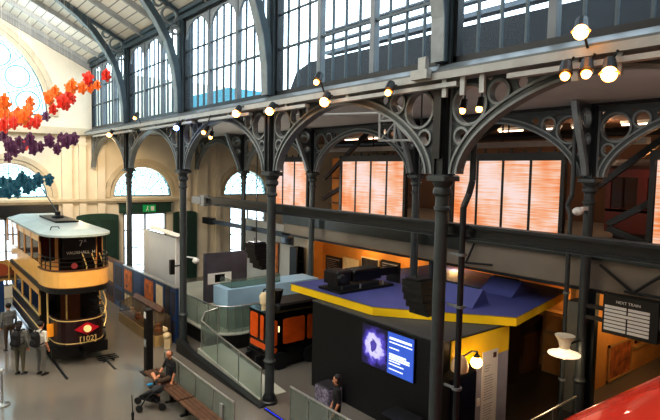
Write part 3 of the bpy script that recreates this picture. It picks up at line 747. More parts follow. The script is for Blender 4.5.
# ------------------------------------------------------------------ raised curved platform
def rounded_plat(x0, x1, y0, y1, r):
    pts = []
    for i in range(9):
        a = PI+PI/2*i/8; pts.append((x0+r+r*math.cos(a), y0+r+r*math.sin(a)))
    return pts + [(x1, y0), (x1, y1), (x0, y1)]
pl = rounded_plat(8.8, 15.5, 17.3, 27, 1.1)
q = MB(); q.prism([(x, y, .03) for x, y in pl], (0, 0, .5), (0,0,0)); struct(q.build('floor_platform_edge', M_black))
q = MB(); q.prism([(x, y, .53) for x, y in pl], (0, 0, .05), (0,0,0)); struct(q.build('floor_platform', M_platform))
def balustrade(pts, z0, z1, label, posts=True, name='glass_balustrade', rail=M_steel, gl=None):
    gl = gl or M_glass
    t = thing(name, label, 'balustrade', (pts[0][0], pts[0][1], z0 if not isinstance(z0, list) else z0[0]), 'glass balustrades')
    n = len(pts)
    zz0 = z0 if isinstance(z0, list) else [z0]*n
    zz1 = z1 if isinstance(z1, list) else [z1]*n
    b = MB(); b.path([(p[0], p[1], z) for p, z in zip(pts, zz1)], .028, 8); b.build('handrail', rail, t, smooth=True)
    for i in range(n-1):
        a, c = Vector((pts[i][0], pts[i][1], 0)), Vector((pts[i+1][0], pts[i+1][1], 0))
        d = (c-a).normalized(); nn = Vector((-d.y, d.x, 0))*.006; g = .015
        v = [a+d*g+Vector((0,0,zz0[i]+.04)), c-d*g+Vector((0,0,zz0[i+1]+.04)), c-d*g+Vector((0,0,zz1[i+1]-.03)), a+d*g+Vector((0,0,zz1[i]-.03))]
        q = MB(); q.prism([x-nn for x in v], nn*2, (0,0,0)); q.build('glass_panel', gl, t)
        if posts: MB().tube((a.x, a.y, zz0[i]), (a.x, a.y, zz1[i]), .016, None, 6).build('post', M_steel, t)
    MB().tube((pts[-1][0], pts[-1][1], zz0[-1]), (pts[-1][0], pts[-1][1], zz1[-1]), .018, None, 6).build('post', M_steel, t)
    return t
edge = [(8.95, 22.5), (8.95, 20.9), (8.95, 19.4), (8.95, 18.4)] + [(9.9+.95*math.cos(a), 18.4+.95*math.sin(a)) for a in np.linspace(PI, 1.5*PI, 6)][1:] + [(12.4, 17.45)]
balustrade(edge, .58, 1.6, 'curved glass balustrade round the raised platform edge')
balustrade([(9.3, 26.5), (9.3, 24.8), (9.3, 23.2)], .58, 1.6, 'short glass balustrade at the far back of the raised platform')
# ramp and its balustrade
q = MB(); q.prism([(7.66, 18.4, 0), (7.66, 12.5, 0), (7.66, 12.5, .05), (7.66, 17.0, .3), (7.66, 18.4, .5)], (.2, 0, 0), (0,0,0)); struct(q.build('trim_93', M_irondk))
q = MB(); q.prism([(7.95, 17.2, .0), (7.95, 13.0, 0), (7.95, 13.0, .02), (7.95, 17.2, .4)], (.95, 0, 0), (0,0,0)); struct(q.build('floor_ramp', M_platform))
balustrade([(8.9, 17.55), (8.3, 17.35), (7.95, 16.9), (7.92, 15.6), (7.92, 14.2), (7.92, 12.85)], [.58, .55, .42, .3, .17, .06], [1.62, 1.6, 1.46, 1.3, 1.14, 1.0], 'sloping glass balustrade beside the ramp, left of the locomotive column')
balustrade([(7.8, 11.2), (7.8, 10.4), (7.8, 9.6), (7.82, 8.6), (7.82, 7.4)], .03, 1.05, 'glass balustrade before the person in black')
balustrade([(6.2, 15.8), (6.2, 14.7), (6.18, 13.5), (6.17, 12.4), (6.17, 11.25)], .03, 1.02, 'glass balustrade behind the wooden bench')
q = thing('light_strip', 'blue glowing light strip set along the ramp foot', 'light strip', (7.8, 12, 0))
MB().box(7.72, 7.82, 11.2, 12.4, .005, .03).build('channel', M_black, q)
for k in range(12): MB().box(7.75, 7.79, 11.23+k*.1, 11.28+k*.1, .03, .035).build('diode', M_ledblue, q)

# light blue counter on platform
t = thing('display_case', 'light blue display counter on a frosted plinth on the platform', 'display case', (11, 18.5, .58))
MB().box(9.55, 11.2, 17.95, 19.05, .585, 1.4).build('plinth', M_frost, t); MB().box(11.2, 13.8, 18.1, 19.0, .585, 1.4).build('back_plinth', M_grey, t)
MB().box(9.5, 13.85, 17.9, 19.1, 1.4, 2.15).build('body', M_ltblue, t)
MB().box(9.75, 12.0, 18.1, 19.0, 2.16, 2.18).build('model_base', mat('model_teal', '3f6f70', .4), t)
q = MB()
for a in (9.75, 12.0): q.box(a-.01, a+.01, 18.1, 19.0, 2.18, 2.5)
q.box(9.75, 12, 18.09, 18.11, 2.18, 2.5); q.build('glass_cover', M_glass, t)
# dark graphic panel
t = thing('graphic_panel', 'tall dark graphic panel with a white monitor frame on the platform', 'display panel', (11.6, 22.3, .58))
MB().box(10.6, 12.8, 22.2, 22.35, .58, 2.88).build('board', mat('dark_graphic', '45434e', .5, 0, .35, 1.2), t)
MB().box(10.75, 11.95, 22.17, 22.2, 1.45, 1.95).build('monitor_frame', M_white, t)
MB().box(11.1, 11.6, 22.16, 22.17, 1.52, 1.88).build('monitor_screen', M_blackgl, t)
# big white panel facing the nave
t = thing('white_panel', 'big blank white display wall standing before the green doors', 'display wall', (8.7, 22.5, 0))
MB().box(8.6, 8.75, 20.7, 24.4, 1.9, 3.9).build('board', mat('white_board', 'b6babb', .6, 0, .04, 1), t)
MB().box(8.58, 8.78, 20.6, 20.7, 0, 3.92).build('end_post', M_white, t)
MB().box(8.62, 8.74, 20.7, 24.4, 0, 1.9).build('glass_base', mat('green_glass_base', '4f8a7c', .2, 0, .15, 1), t)
t = thing('flat_light', 'flat white light panel tilted on top of the white display wall', 'light panel', (8.7, 21.8, 3.95))
q = MB(); q.prism([(8.5, 20.3, 3.98), (8.85, 20.3, 4.0), (8.85, 23.8, 4.1), (8.5, 23.8, 4.08)], (0, 0, .03), (0,0,0)); q.build('panel', M_white, t); MB().tube((8.7, 22, 3.905), (8.7, 22, 4.05), .03).build('bracket', M_irondk, t)
# green doors and exit sign at the end wall
def green_door(x0, x1, label):
    t = thing('folding_door', label, 'door', (x0, YE-.35, 0))
    MB().box(x0, x1, YE-.34, YE-.27, 0, 4.05).build('leaf', M_green, t)
    q = MB(); n = 2
    w = (x1-x0)/n
    for k in range(n):
        for z0, z1 in ((.2, 1.5), (1.7, 3.85)):
            q.box(x0+w*k+.12, x0+w*(k+1)-.12, YE-.37, YE-.34, z0, z1)
    q.build('raised_panel', mat('green_panel', '17352b', .5), t)
    q = MB(); q.prism([((x0+x1)/2+(x1-x0)/2*math.cos(PI*i/8), YE-.34, 4.05+.14*math.sin(PI*i/8)) for i in range(9)], (0, .07, 0), (0,0,0)); q.build('top_scroll', M_green, t)
green_door(7.2, 9.4, 'dark green folded door between the tram roof and bright doorway')
green_door(12.6, 14.1, 'dark green folded door right of the bright doorway')
t = thing('exit_sign', 'small lit green exit sign over the bright doorway', 'sign', (11.1, YE-.4, 4.2))
MB().box(10.75, 11.5, YE-.42, YE-.36, 4.2, 4.62).build('sign_face', M_exit, t)
b = MB().sphere((11.02, YE-.44, 4.52), .035, 8, (1, .3, 1)).tube((11.02, YE-.43, 4.48), (11.0, YE-.43, 4.38), .025).tube((11.0, YE-.43, 4.38), (10.92, YE-.43, 4.26), .02).tube((11.0, YE-.43, 4.38), (11.08, YE-.43, 4.26), .02).box(11.2, 11.4, YE-.43, YE-.42, 4.28, 4.54)
b.build('running_figure', M_white, t); MB().box(11.08, 11.16, YE-.38, YE-.1, 4.62, 4.66).build('bracket', M_irondk, t)
t = thing('door_lintel', 'dark green lintel panel over the bright doorway', 'lintel', (11, YE-.2, 4.15))
MB().box(9.5, 12.5, YE-.26, YE-.03, 4.16, 4.7).build('panel', M_green, t); MB().box(9.4, 12.6, YE-.3, YE-.03, 4.7, 4.76).build('cap', M_irondk, t)

# ------------------------------------------------------------------ notice-board wall by the tram
BD = [(19.15, 19.75, M_bluedk, M_artdk, 'deep blue end board nearest the curved platform'), (19.8, 20.3, M_irondk, M_artdk, 'narrow dark board beside the deep blue end board'),
      (20.35, 21.35, M_bluedk, M_paper, 'blue board with a pale square sheet, third from the near end'), (21.4, 22.7, M_bluedk, M_art, 'blue board with a big orange-brown picture above the glass case'),
      (22.75, 24.0, M_bluedk, M_bluedk, 'plain blue board between two orange-brown pictures'), (24.05, 25.4, M_irondk, M_art, 'board with orange-brown portrait picture at the far end of the glass case'),
      (25.45, 26.8, M_bluedk, M_artdk, 'dark blue-grey board beyond the glass case'), (26.85, 28.3, M_woodbr, M_tan, 'farthest wooden board close to the tram front')]
for k, (y0, y1, fm, pm, l) in enumerate(BD):
    t = thing('notice_board', l, 'notice board', (8.0, (y0+y1)/2, 0), 'row of notice boards beside the tram')
    MB().box(7.98, 8.08, y0, y1, 0, 2.15).build('backing', fm, t)
    MB().box(7.965, 7.98, y0+.15, y1-.15, 1.05, 2.0).build('print', pm, t)
    MB().box(7.97, 7.98, y0+.15, y1-.2, .3, .85).build('caption', M_paper if k in (2, 5) else M_artdk, t)
    MB().box(7.95, 8.1, y0, y1, 2.15, 2.2).build('top_rail', M_steel if k < 6 else M_woodbr, t)
t = thing('glass_case', 'low glass display case on a cream base along the notice boards', 'display case', (7.5, 21.4, 0))
MB().box(7.2, 7.85, 19.3, 23.6, 0, .42).build('base', mat('case_cream', 'a98f60', .6, 0, .08, 2), t)
q = MB(); q.prism([(7.22, 19.32, .42), (7.83, 19.32, .42), (7.83, 19.32, 1.1), (7.22, 19.32, .85)], (0, 4.25, 0), (0,0,0)); q.build('glass_cover', glass('case_glass', '8a7a64', .2), t)
q = MB(); q.prism([(7.68, 20.0, 1.1), (7.86, 20.0, 1.14), (7.86, 20.0, 1.26), (7.8, 20.0, 1.26)], (0, 3.2, 0), (0,0,0)); q.build('label_rail', M_woodbr, t)
for k, (y, h_) in enumerate(((19.8, .3), (20.5, .22), (21.2, .34), (22.0, .25), (22.8, .3))):
    tag(MB().lathe(7.52, y, [(.12, .425), (.14, .43+h_*.4), (.07, .43+h_*.7), (.1, .43+h_)], 10).build('pottery_vessel', [M_art, M_paper, M_tan][k % 3], origin=(7.52, y, .42)), ['small brown vessel at the near end in the glass case', 'pale vessel second from the near end in the glass case', 'tan vessel in the middle of the glass case', 'brown vessel fourth from the near end in the glass case', 'pale vessel at the far end in the glass case'][k], 'vessel')
t = thing('plush_toy', 'small pale stuffed toy sitting against the notice boards', 'toy', (7.5, 18.9, 0))
MB().sphere((7.5, 18.9, .5), .14, 10).sphere((7.45, 18.9, .74), .1, 10).sphere((7.41, 18.83, .83), .04, 8).sphere((7.41, 18.97, .83), .04, 8).box(7.43, 7.6, 18.82, 18.98, 0, .4).build('body', M_paper, t, smooth=True)
# dark post
t = thing('information_pillar', 'slim black information pillar on the floor beyond the seated man', 'pillar', (6.1, 16.94, 0))
MB().bbox(6.0, 6.22, 16.8, 17.08, .03, 2.15).build('body', M_black, t); MB().box(5.9, 6.32, 16.7, 17.18, 0, .03).build('base_plate', M_irondk, t)
MB().box(5.99, 6.0, 16.86, 17.02, 1.85, 2.05).build('sticker', M_white, t); MB().box(5.985, 6.0, 16.85, 17.03, .9, 1.15).build('emblem', M_grey, t)

# ------------------------------------------------------------------ tram
TX0, TX1 = 3.53, 5.67; TC = (TX0+TX1)/2; TW = (TX1-TX0)/2
T = thing('tram', 'double-deck tram in cream and maroon with open balcony front', 'tram', (TC, 23, 0))
def bow(w, y0, d, n=16, e=.75):
    return [(TC+w*math.copysign(abs(math.cos(t))**e, math.cos(t)), y0-d*abs(math.sin(t))**e) for t in [PI*i/n for i in range(n+1)]]
def bowband(mb, w, y0, d, z0, z1, th=.05):
    o = bow(w, y0, d); i = bow(w-th, y0, d-th)
    return mb.band([(p[0], p[1], z0) for p in i], [(p[0], p[1], z0) for p in o], (0, 0, z1-z0))
def bowslab(mb, w, y0, d, y1, z0, z1):
    p = bow(w, y0, d) + [(TC-w, y1), (TC+w, y1)]
    return mb.prism([(a, b, z0) for a, b in p], (0, 0, z1-z0), (0,0,0))
YB = 26.6
bowslab(MB(), TW-.05, 20.3, 1.25, YB, .62, .78).build('platform_floor', M_black, T)
b = MB(); bowband(b, TW-.24, 20.0, 1.15, .72, 1.62, .06); b.build('front_dash', M_maroon, T)
dash = bpy.data.objects['front_dash']
b = MB(); 
for z in (.78, 1.55): bowband(b, TW-.23, 20.0, 1.16, z, z+.035, .07)
b.build('dash_line', M_gold, dash)
MB().box(TC-.22, TC+.22, 18.82, 18.84, 1.1, 1.12) 
yF = 18.83
q = MB(); q.prism([(TC-.4+.1, yF, 1.28), (TC+.1, yF-.02, 1.5), (TC+.4+.1, yF, 1.28), (TC+.1, yF-.02, 1.06)], (0, -.012, 0), (0,0,0)); q.build('red_diamond', mat('diamond_red', 'b01028', .4), dash)
q = MB(); q.tube((TC+.1, yF-.03, 1.28), (TC+.1, yF-.1, 1.28), .12, .12, 18); q.build('headlamp', mat('headlamp_glass', 'f0dca0', .3, emit='ffdf9a', estr=.2), dash)
text_mesh('fleet_number', '[102]', .26, (TC+.12, yF-.05, .93), (1, 0, 0), (0, 0, 1), M_gold, dash, .01)
# lower saloon
for s_ in (-1, 1):
    x = TC+s_*(TW-.06)
    x0, x1 = sorted((x, x-s_*.06))
    MB().box(x0, x1, 20.6, YB, .78, 1.2).build('rocker_panel', M_maroon, T)
    MB().box(x0, x1, 20.6, YB, 1.2, 1.5).build('waist_panel', M_black, T)
    MB().box(min(x, x+s_*.02), max(x, x+s_*.02), 20.6, YB, 1.46, 1.53).box(min(x, x+s_*.02), max(x, x+s_*.02), 20.6, YB, .98, 1.02).build('gold_line', M_gold, T)
    for k in range(5):
        y = 20.6+k*1.73
        MB().box(x0-.01, x1+.01, y, y+.14, 1.5, 2.42).build('window_post', M_tcream, T)
        if k < 4: MB().box(x0+.02, x1-.02, y+.14, y+1.73, 1.53, 2.2).build('window', M_tglass, T)
    MB().box(x0-.005, x1+.005, 20.6, YB, 2.2, 2.42).build('letter_board', M_tcream, T)
    for z0, z1 in ((2.42, 2.62),): MB().box(x0, x1, 20.6, YB, z0, z1).build('deck_side', M_woodbr, T)
q = MB().box(TX0+.1, TX1-.1, 20.55, 20.62, .78, 2.42); q.build('bulkhead', M_black, T)
MB().box(TC-.35, TC+.3, 20.5, 20.55, .8, 2.3).build('saloon_door', mat('door_brown', '74401f', .45, 0, .2, 4), T)
MB().box(TC-.75, TC-.38, 20.5, 20.54, 1.5, 2.3).build('bulkhead_window', M_tglass, T)
for x in (TC-.92, TC-.3): MB().tube((x, 19.9-.2*abs(x-TC), .78), (x, 19.9-.2*abs(x-TC), 2.5), .03, None, 8).build('platform_pole', M_gold, T)
MB().box(TX0+.08, TX0+.52, 19.5, 19.54, .98, 1.42).build('notice_plate', mat('amber_plate', 'e89a28', .5, emit='e08818', estr=.25), T)
# stairs at the right of the platform
for k in range(7):
    a = PI*.15+k*.27; c = (TC+.55, 19.85)
    MB().box(c[0]-.02, c[0]+.42, c[1]-.1, c[1]+.1, .9+k*.22, .94+k*.22, rot=-a+.6, piv=c).build('stair_tread', M_black, T)
for off, zz in ((0, 0), (.0, .45)):
    pts = [(TC+.55+.42*math.cos(-.9+t*2.2), 19.85+.42*math.sin(-.9+t*2.2)-.1, 1.1+zz+t*1.15) for t in np.linspace(0, 1, 9)]
    MB().path(pts, .022, 6).build('stair_rail', M_gold, T)
# upper deck
bowslab(MB(), TW, 20.3, 1.5, YB, 2.5, 2.68).build('upper_deck', M_black, T)
b = MB(); bowband(b, TW+.02, 20.3, 1.52, 2.68, 3.28, .05); b.build('balcony_panel', M_tcream, T)
b = MB(); bowband(b, TW+.03, 20.3, 1.53, 2.68, 2.71, .06); bowband(b, TW+.03, 20.3, 1.53, 3.25, 3.3, .06); b.build('balcony_line', M_woodbr, T)
b = MB()
for z in (3.42, 3.56, 3.7): 
    o = [(p[0], p[1], z) for p in bow(TW-.02, 20.3, 1.48)]; b.path(o, .014, 5)
for k in (2, 5, 8, 11, 14):
    p = bow(TW-.02, 20.3, 1.48)[k]; b.tube((p[0], p[1], 3.28), (p[0], p[1], 3.72), .018, None, 5)
b.build('balcony_rail', M_black, T)
for s_ in (-1, 1):
    x = TC+s_*(TW-.04); x0, x1 = sorted((x, x-s_*.05))
    MB().box(x0, x1, 20.3, YB, 2.68, 3.35).build('upper_side_panel', M_tcream, T)
    for k in range(6):
        y = 20.3+k*1.43
        MB().box(x0-.01, x1+.01, y, y+.15, 3.35, 4.35).build('upper_post', mat('post_tan', 'c98e4e', .5), T)
        if k < 5: MB().box(x0+.015, x1-.015, y+.15, y+1.43, 3.38, 4.12).build('upper_window', M_tglass, T)
    MB().box(x0-.005, x1+.005, 20.3, YB, 4.12, 4.4).build('upper_cornice', M_tcream, T)
    p = bow(TW-.06, 20.3, 1.45)[3 if s_ == 1 else 13]
    MB().tube((p[0], p[1], 3.28), (p[0], p[1], 4.42), .025, None, 6).build('balcony_post', M_black, T)
MB().box(TX0+.08, TX1-.08, 20.22, 20.3, 2.68, 4.4).build('upper_bulkhead', M_blackgl, T)
MB().box(TX0+.5, TX0+.6, 20.17, 20.22, 2.7, 4.35).build('bulkhead_post', mat('post_tan', 'c98e4e'), T); MB().box(TX1-.32, TX1-.26, 20.17, 20.22, 2.7, 4.35).build('bulkhead_post', mat('post_tan', 'c98e4e'), T)
MB().box(TX0+.1, TX0+.5, 20.16, 20.22, 2.9, 3.45).build('bulkhead_panel', M_tan, T)
q = MB().box(TC-.35, TC+.7, 19.9, 20.2, 3.5, 4.38); DB = q.build('destination_box', M_black, T)
text_mesh('route_suffix', 'A', .15, (TC+.34, 19.89, 4.12), (1, 0, 0), (0, 0, 1), M_white, DB, .004)
text_mesh('route_number', '7', .3, (TC+.2, 19.89, 4.04), (1, 0, 0), (0, 0, 1), M_white, DB, .004)
text_mesh('destination', 'VAUXHALL  H', .15, (TC+.2, 19.89, 3.72), (1, 0, 0), (0, 0, 1), M_white, DB, .004)
q = MB().tube((TC-.28, 18.8, 3.45), (TC-.28, 18.76, 3.45), .1, .1, 16); q.build('balcony_roundel', mat('roundel_red', '7a2a2c', .5), T)
for x in (TC+.5, TC+.75, TC+.2): MB().path([(x, 19.4, 2.7), (x+.05, 19.35, 3.3), (x-.1, 19.3, 3.75)], .02, 6).build('brass_rail', M_gold, T)
# roof: cambered
q = MB()
edge = bow(TW+.06, 20.3, 1.62, 20) + [(TC-TW-.06, YB+.1), (TC+TW+.06, YB+.1)]
inner = bow(TW*.6, 20.5, 1.2, 20) + [(TC-TW*.6, YB), (TC+TW*.6, YB)]
n = len(edge)
vs = [(a, b, 4.4) for a, b in edge]+[(a, b, 4.47) for a, b in edge]+[(a, b, 4.62) for a, b in inner]
fs = [tuple(range(n-1,-1,-1)), tuple(range(2*n, 3*n))]
for k in (0, n): fs += [(k+i, k+(i+1) % n, k+n+(i+1) % n, k+n+i) for i in range(n)]
q.add(vs, fs); RF = q.build('roof', M_troof, T)
MB().box(TC-.25, TC+.55, 21.6, 24.6, 4.63, 4.7).build('trolley_plank', M_black, RF)
MB().lathe(TC+.15, 23.2, [(.22, 4.7), (.22, 4.76), (.1, 4.8), (.1, 4.95)], 12).build('trolley_base', M_irondk, RF)
MB().tube((TC+.15, 23.2, 4.9), (TC+.1, 27.9, 6.3), .025, .018, 6).build('trolley_pole', M_irondk, RF)
MB().path([(TC-.8, 19.8, 4.5), (TC-.75, 19.8, 4.68), (TC-.55, 19.7, 4.68), (TC-.5, 19.7, 4.55)], .015, 5).build('roof_hook', M_black, RF)
# truck
q = MB().box(TC-.85, TC+.85, 20.4, 25.8, .3, .62); q.build('truck_frame', M_black, T)
for y in (21.4, 24.6):
    for s_ in (-1, 1):
        MB().tube((TC+s_*.72, y, .42), (TC+s_*.62, y, .42), .4, .4, 18).build('wheel', M_irondk, T)
MB().box(TC-.9, TC+.9, 19.3, 19.4, .25, .62).box(TC-.05, TC+.05, 18.7, 19.3, .4, .5).build('fender', M_black, T)
q = MB()
for k in range(3): q.box(TC+.45, TC+1.12, 18.75+k*.2, 18.8+k*.2, .08, .12)
q.box(TC+.6, TC+.66, 18.7, 19.35, .04, .08).box(TC+.9, TC+.96, 18.7, 19.35, .04, .08); q.build('lifeguard_tray', M_black, T)
tag(MB().box(TC-.78, TC-.7, 17.9, 30, .002, .012).build('tram_rail', M_irondk, origin=(TC-.74, 20, 0)), 'left running rail set in the floor under the tram', 'rail')
tag(MB().box(TC+.7, TC+.78, 17.9, 30, .002, .012).build('tram_rail', M_irondk, origin=(TC+.74, 20, 0)), 'right running rail set in the floor under the tram', 'rail')

# behind the tram
t = thing('poster_stand', 'cream advertising hoarding with a red roundel on blue panels behind the tram', 'hoarding', (3.0, 28, 0))
MB().box(1.5, 3.45, 28, 28.1, 0, 1.45).build('blue_base', M_bluedk, t); MB().box(1.5, 3.9, 28, 28.1, 1.45, 2.4).build('cream_board', M_tan, t)
MB().tube((3.35, 27.99, 1.95), (3.35, 27.97, 1.95), .3, .3, 20).build('roundel', mat('roundel_rust', '9c4a28', .6), t)
MB().box(2.9, 3.8, 27.96, 27.975, 1.58, 1.7).build('lettering_bar', M_woodbr, t)
struct(MB().box(-3, 3.2, 29.5, 29.6, 2.45, 2.7).build('trim_94', M_woodbr))
struct(MB().box(-3, 6.3, YE-.5, YE-.2, 4.15, 4.72).build('trim_95', M_irondk))

# ------------------------------------------------------------------ locomotive
t = thing('locomotive', 'small black locomotive with orange panels beside the black exhibit block', 'locomotive', (10.5, 15.3, 0))
MB().bbox(9.15, 13.2, 14.7, 16.0, .55, 2.0, .05).build('body', M_blackgl, t)
MB().bbox(9.6, 13.2, 14.8, 15.9, 2.0, 2.2, .06).build('roof', M_black, t)
MB().box(9.05, 13.3, 14.75, 15.95, .2, .55).build('underframe', M_black, t)
def rpanel(y, x0, x1, z0, z1, b=.08):
    return [(x0+b, y, z0), (x1-b, y, z0), (x1, y, z0+b), (x1, y, z1-b), (x1-b, y, z1), (x0+b, y, z1), (x0, y, z1-b), (x0, y, z0+b)]
for x0, x1, z0, z1 in ((9.72, 10.62, .85, 1.72), (10.74, 11.6, .85, 1.72), (9.28, 9.48, .85, 1.72), (9.28, 9.48, .6, .78)):
    q = MB(); q.prism(rpanel(14.69, x0, x1, z0, z1, .05), (0, -.02, 0), (0,0,0)); q.build('orange_panel', M_orange, t)
for y0, y1, z0, z1 in ((15.35, 15.85, 1.0, 1.85), (14.98, 15.2, 1.0, 1.85), (14.85, 15.85, .7, .9)):
    q = MB(); q.prism([(9.14, a, c) for a, _, c in [(p[0], 0, p[2]) for p in rpanel(0, y0, y1, z0, z1, .05)]], (-.02, 0, 0), (0,0,0)); q.build('orange_panel', M_orange, t)
MB().box(9.52, 9.56, 14.66, 14.69, 1.3, 1.5).build('lamp_plate', mat('plate_glow', 'ffe8c0', .4, emit='ffd9a0', estr=1.5), t)
MB().lathe(9.25, 15.15, [(.1, 2.0), (.1, 2.2), (.15, 2.22), (.17, 2.5), (.1, 2.6)], 14).build('chimney', M_paper, t, smooth=True)
MB().path([(9.25, 15.3, 2.5), (9.3, 15.25, 2.68), (9.4, 15.1, 2.72), (9.55, 15.0, 2.6), (9.6, 14.95, 2.2)], .03, 6).build('chimney_pipe', M_black, t)
MB().lathe(9.75, 15.1, [(.1, 2.2), (.14, 2.35), (.2, 2.65)], 14).build('funnel', M_black, t, smooth=True)
for x in (9.6, 10.9, 12.4):
    MB().tube((x, 14.72, .3), (x, 14.64, .3), .3, .3, 18).build('wheel', M_irondk, t)
MB().box(8.85, 9.05, 15.0, 15.1, .35, .5).box(8.85, 9.05, 15.6, 15.7, .35, .5).build('buffer', M_irondk, t)

MB().box(9.12, 13.25, 14.78, 15.92, .06, .25).build('skirt', M_black, t)
t.location.x += .17

# ------------------------------------------------------------------ black exhibit block with video screen
t = thing('exhibit_block', 'big black exhibit block carrying the video screen under the canopy', 'exhibit block', (11.2, 10.5, 0))
MB().box(9.86, 12.7, 7.95, 13.0, 0, 2.68).build('body', mat('block_black', '0b0c0e', .5, 0, .2, 2), t)
MB().box(9.84, 12.72, 7.93, 13.02, 2.68, 2.72).build('top', mat('block_top', '3c4044', .6), t)
MB().box(10.25, 12.72, 7.92, 7.945, 1.98, 2.66).build('yellow_band', M_yellow, t)
MB().box(11.3, 12.72, 7.925, 7.945, 0, 1.98).build('grey_panel', mat('panel_grey', '9a9aa8', .6), t)
MB().box(10.3, 11.3, 7.915, 7.945, 0, 1.7).build('dark_window', mat('dark_blue_window', '0b0d20', .2), t)
t = thing('text_panel', 'tall white text panel on the grey end of the exhibit block', 'notice', (11.85, 7.9, .1))
MB().box(11.52, 12.2, 7.897, 7.915, .1, 2.14).build('sheet', M_white, t)
q = MB()
for k in range(22):
    if k in (3, 14): continue
    w = .4 if k > 3 else .25
    q.box(11.62, 11.62+w-.1*((k*7) % 3)/3, 7.893, 7.9, 1.75-k*.07, 1.765-k*.07)
q.build('text_lines', mat('text_grey', '8a8a92', .7), t); MB().box(11.98, 12.12, 7.893, 7.9, 1.92, 2.06).build('emblem', mat('emblem_dark', '4a2018', .6), t)
tag(MB().box(11.36, 11.48, 7.9, 7.923, .75, .95).build('wall_switch', M_white, origin=(11.4, 7.91, .75)), 'small white label on the grey panel beside the tall text panel', 'label')
t = thing('video_screen', 'glowing video screen with a round machine picture and blue caption', 'screen', (9.82, 9.7, 1.4))
MB().box(9.80, 9.855, 8.7, 10.64, 1.46, 2.6).build('casing', M_black, t)
MB().box(9.785, 9.80, 9.64, 10.62, 1.48, 2.58).build('picture', gear_mat((9.79-9.82, 10.13-9.7, 2.02-1.4)), t)
MB().box(9.785, 9.80, 8.72, 9.63, 1.48, 2.58).build('caption_area', mat('caption_blue', '3350a8', .5, emit='3a5fc0', estr=.75), t)
q = MB()
for k, (z, w, h_) in enumerate(((2.4, .78, .06), (2.31, .8, .03), (2.16, .35, .03), (1.99, .6, .04), (1.93, .72, .04), (1.87, .72, .04), (1.81, .4, .03), (1.73, .52, .03), (1.6, .5, .03))):
    q.box(9.778, 9.785, 9.56-w, 9.56, z, z+h_)
q.build('caption_lines', mat('caption_white', 'e8ecff', .5, emit='e0e8ff', estr=.9), t)
# canopy
cp_ = [(10.02, 14.45), (10.14, 10.6), (11.0, 9.5), (12.55, 7.62), (17.0, 8.5), (17.4, 14.3)]
t = thing('exhibit_canopy', 'flat blue exhibit canopy edged in bright yellow', 'canopy', (13, 11, 2.73))
q = MB(); q.prism([(x, y, 2.95) for x, y in cp_], (0, 0, .03), (0,0,0)); q.build('blue_top', M_blue, t)
n = len(cp_); c_ = Vector((13.4, 11.2))
q = MB()
inn = [tuple(Vector(p)+(c_-Vector(p)).normalized()*.12) for p in cp_]
q.band([(x, y, 2.73) for x, y in inn+[inn[0]]], [(x, y, 2.73) for x, y in cp_+[cp_[0]]], (0, 0, .245)); q.build('yellow_fascia', M_yellow, t)
q = MB(); q.prism([(x, y, 2.76) for x, y in inn], (0, 0, .04), (0,0,0)); q.build('underside', M_black, t)
for p in ((15.7, 9.5), (15.7, 13.6), (10.6, 13.8)): MB().box(p[0]-.08, p[0]+.08, p[1]-.08, p[1]+.08, 0, 2.76).build('support', M_black, t)
def wedge(x0, x1, xt, y0, y1, h_, label):
    z = 2.985
    q = MB(); q.prism([(x0, y0, z), (x1, y0, z), (x1, y0+.02, z+.05), (xt+.05, y0, z+h_), (xt, y0, z+h_)], (0, y1-y0, 0), (0,0,0))
    t = thing('skylight_box', label, 'skylight box', ((x0+x1)/2, y0, z))
    q.build('hood', M_blue, t)
    MB().tube((xt+.05, y0+.15, z+h_+.02), (xt+.05, y1-.1, z+h_+.02), .03, None, 6).build('grille', M_irondk, t)
    MB().box(x0-.03, x1+.03, y0-.03, y1+.03, z-.004, z+.012).build('base_flange', M_blue, t)
wedge(12.3, 13.1, 12.78, 8.85, 10.5, .46, 'blue wedge-shaped hood on the canopy nearer the big column')
wedge(14.4, 15.9, 15.0, 8.95, 10.1, .42, 'blue wedge-shaped hood on the canopy farther from the big column')
# projector rig on canopy
t = thing('projector_rig', 'black projector rig lying on the blue canopy', 'projector', (11.3, 12.9, 2.98))
MB().box(10.3, 12.6, 12.2, 13.3, 2.985, 3.06).build('base_frame', M_black, t)
MB().bbox(10.5, 12.1, 12.35, 13.1, 3.06, 3.2).build('tray', M_irondk, t)
MB().bbox(10.4, 11.0, 12.5, 13.2, 3.2, 3.62, .05).build('lens_housing', M_black, t)
MB().bbox(11.05, 12.3, 12.45, 13.05, 3.25, 3.6, .05).build('body', M_blackgl, t)
MB().tube((10.55, 12.5, 3.42), (10.5, 12.3, 3.42), .14, .12, 12).build('lens', M_irondk, t)
MB().box(12.3, 13.1, 12.5, 12.56, 3.3, 3.55).box(13.05, 13.12, 12.4, 13.0, 2.985, 3.5).build('arm', M_black, t)
for x in (11.2, 12.2): MB().tube((x, 12.3, 3.06), (x, 12.3, 3.2), .03).build('leg', M_steel, t)
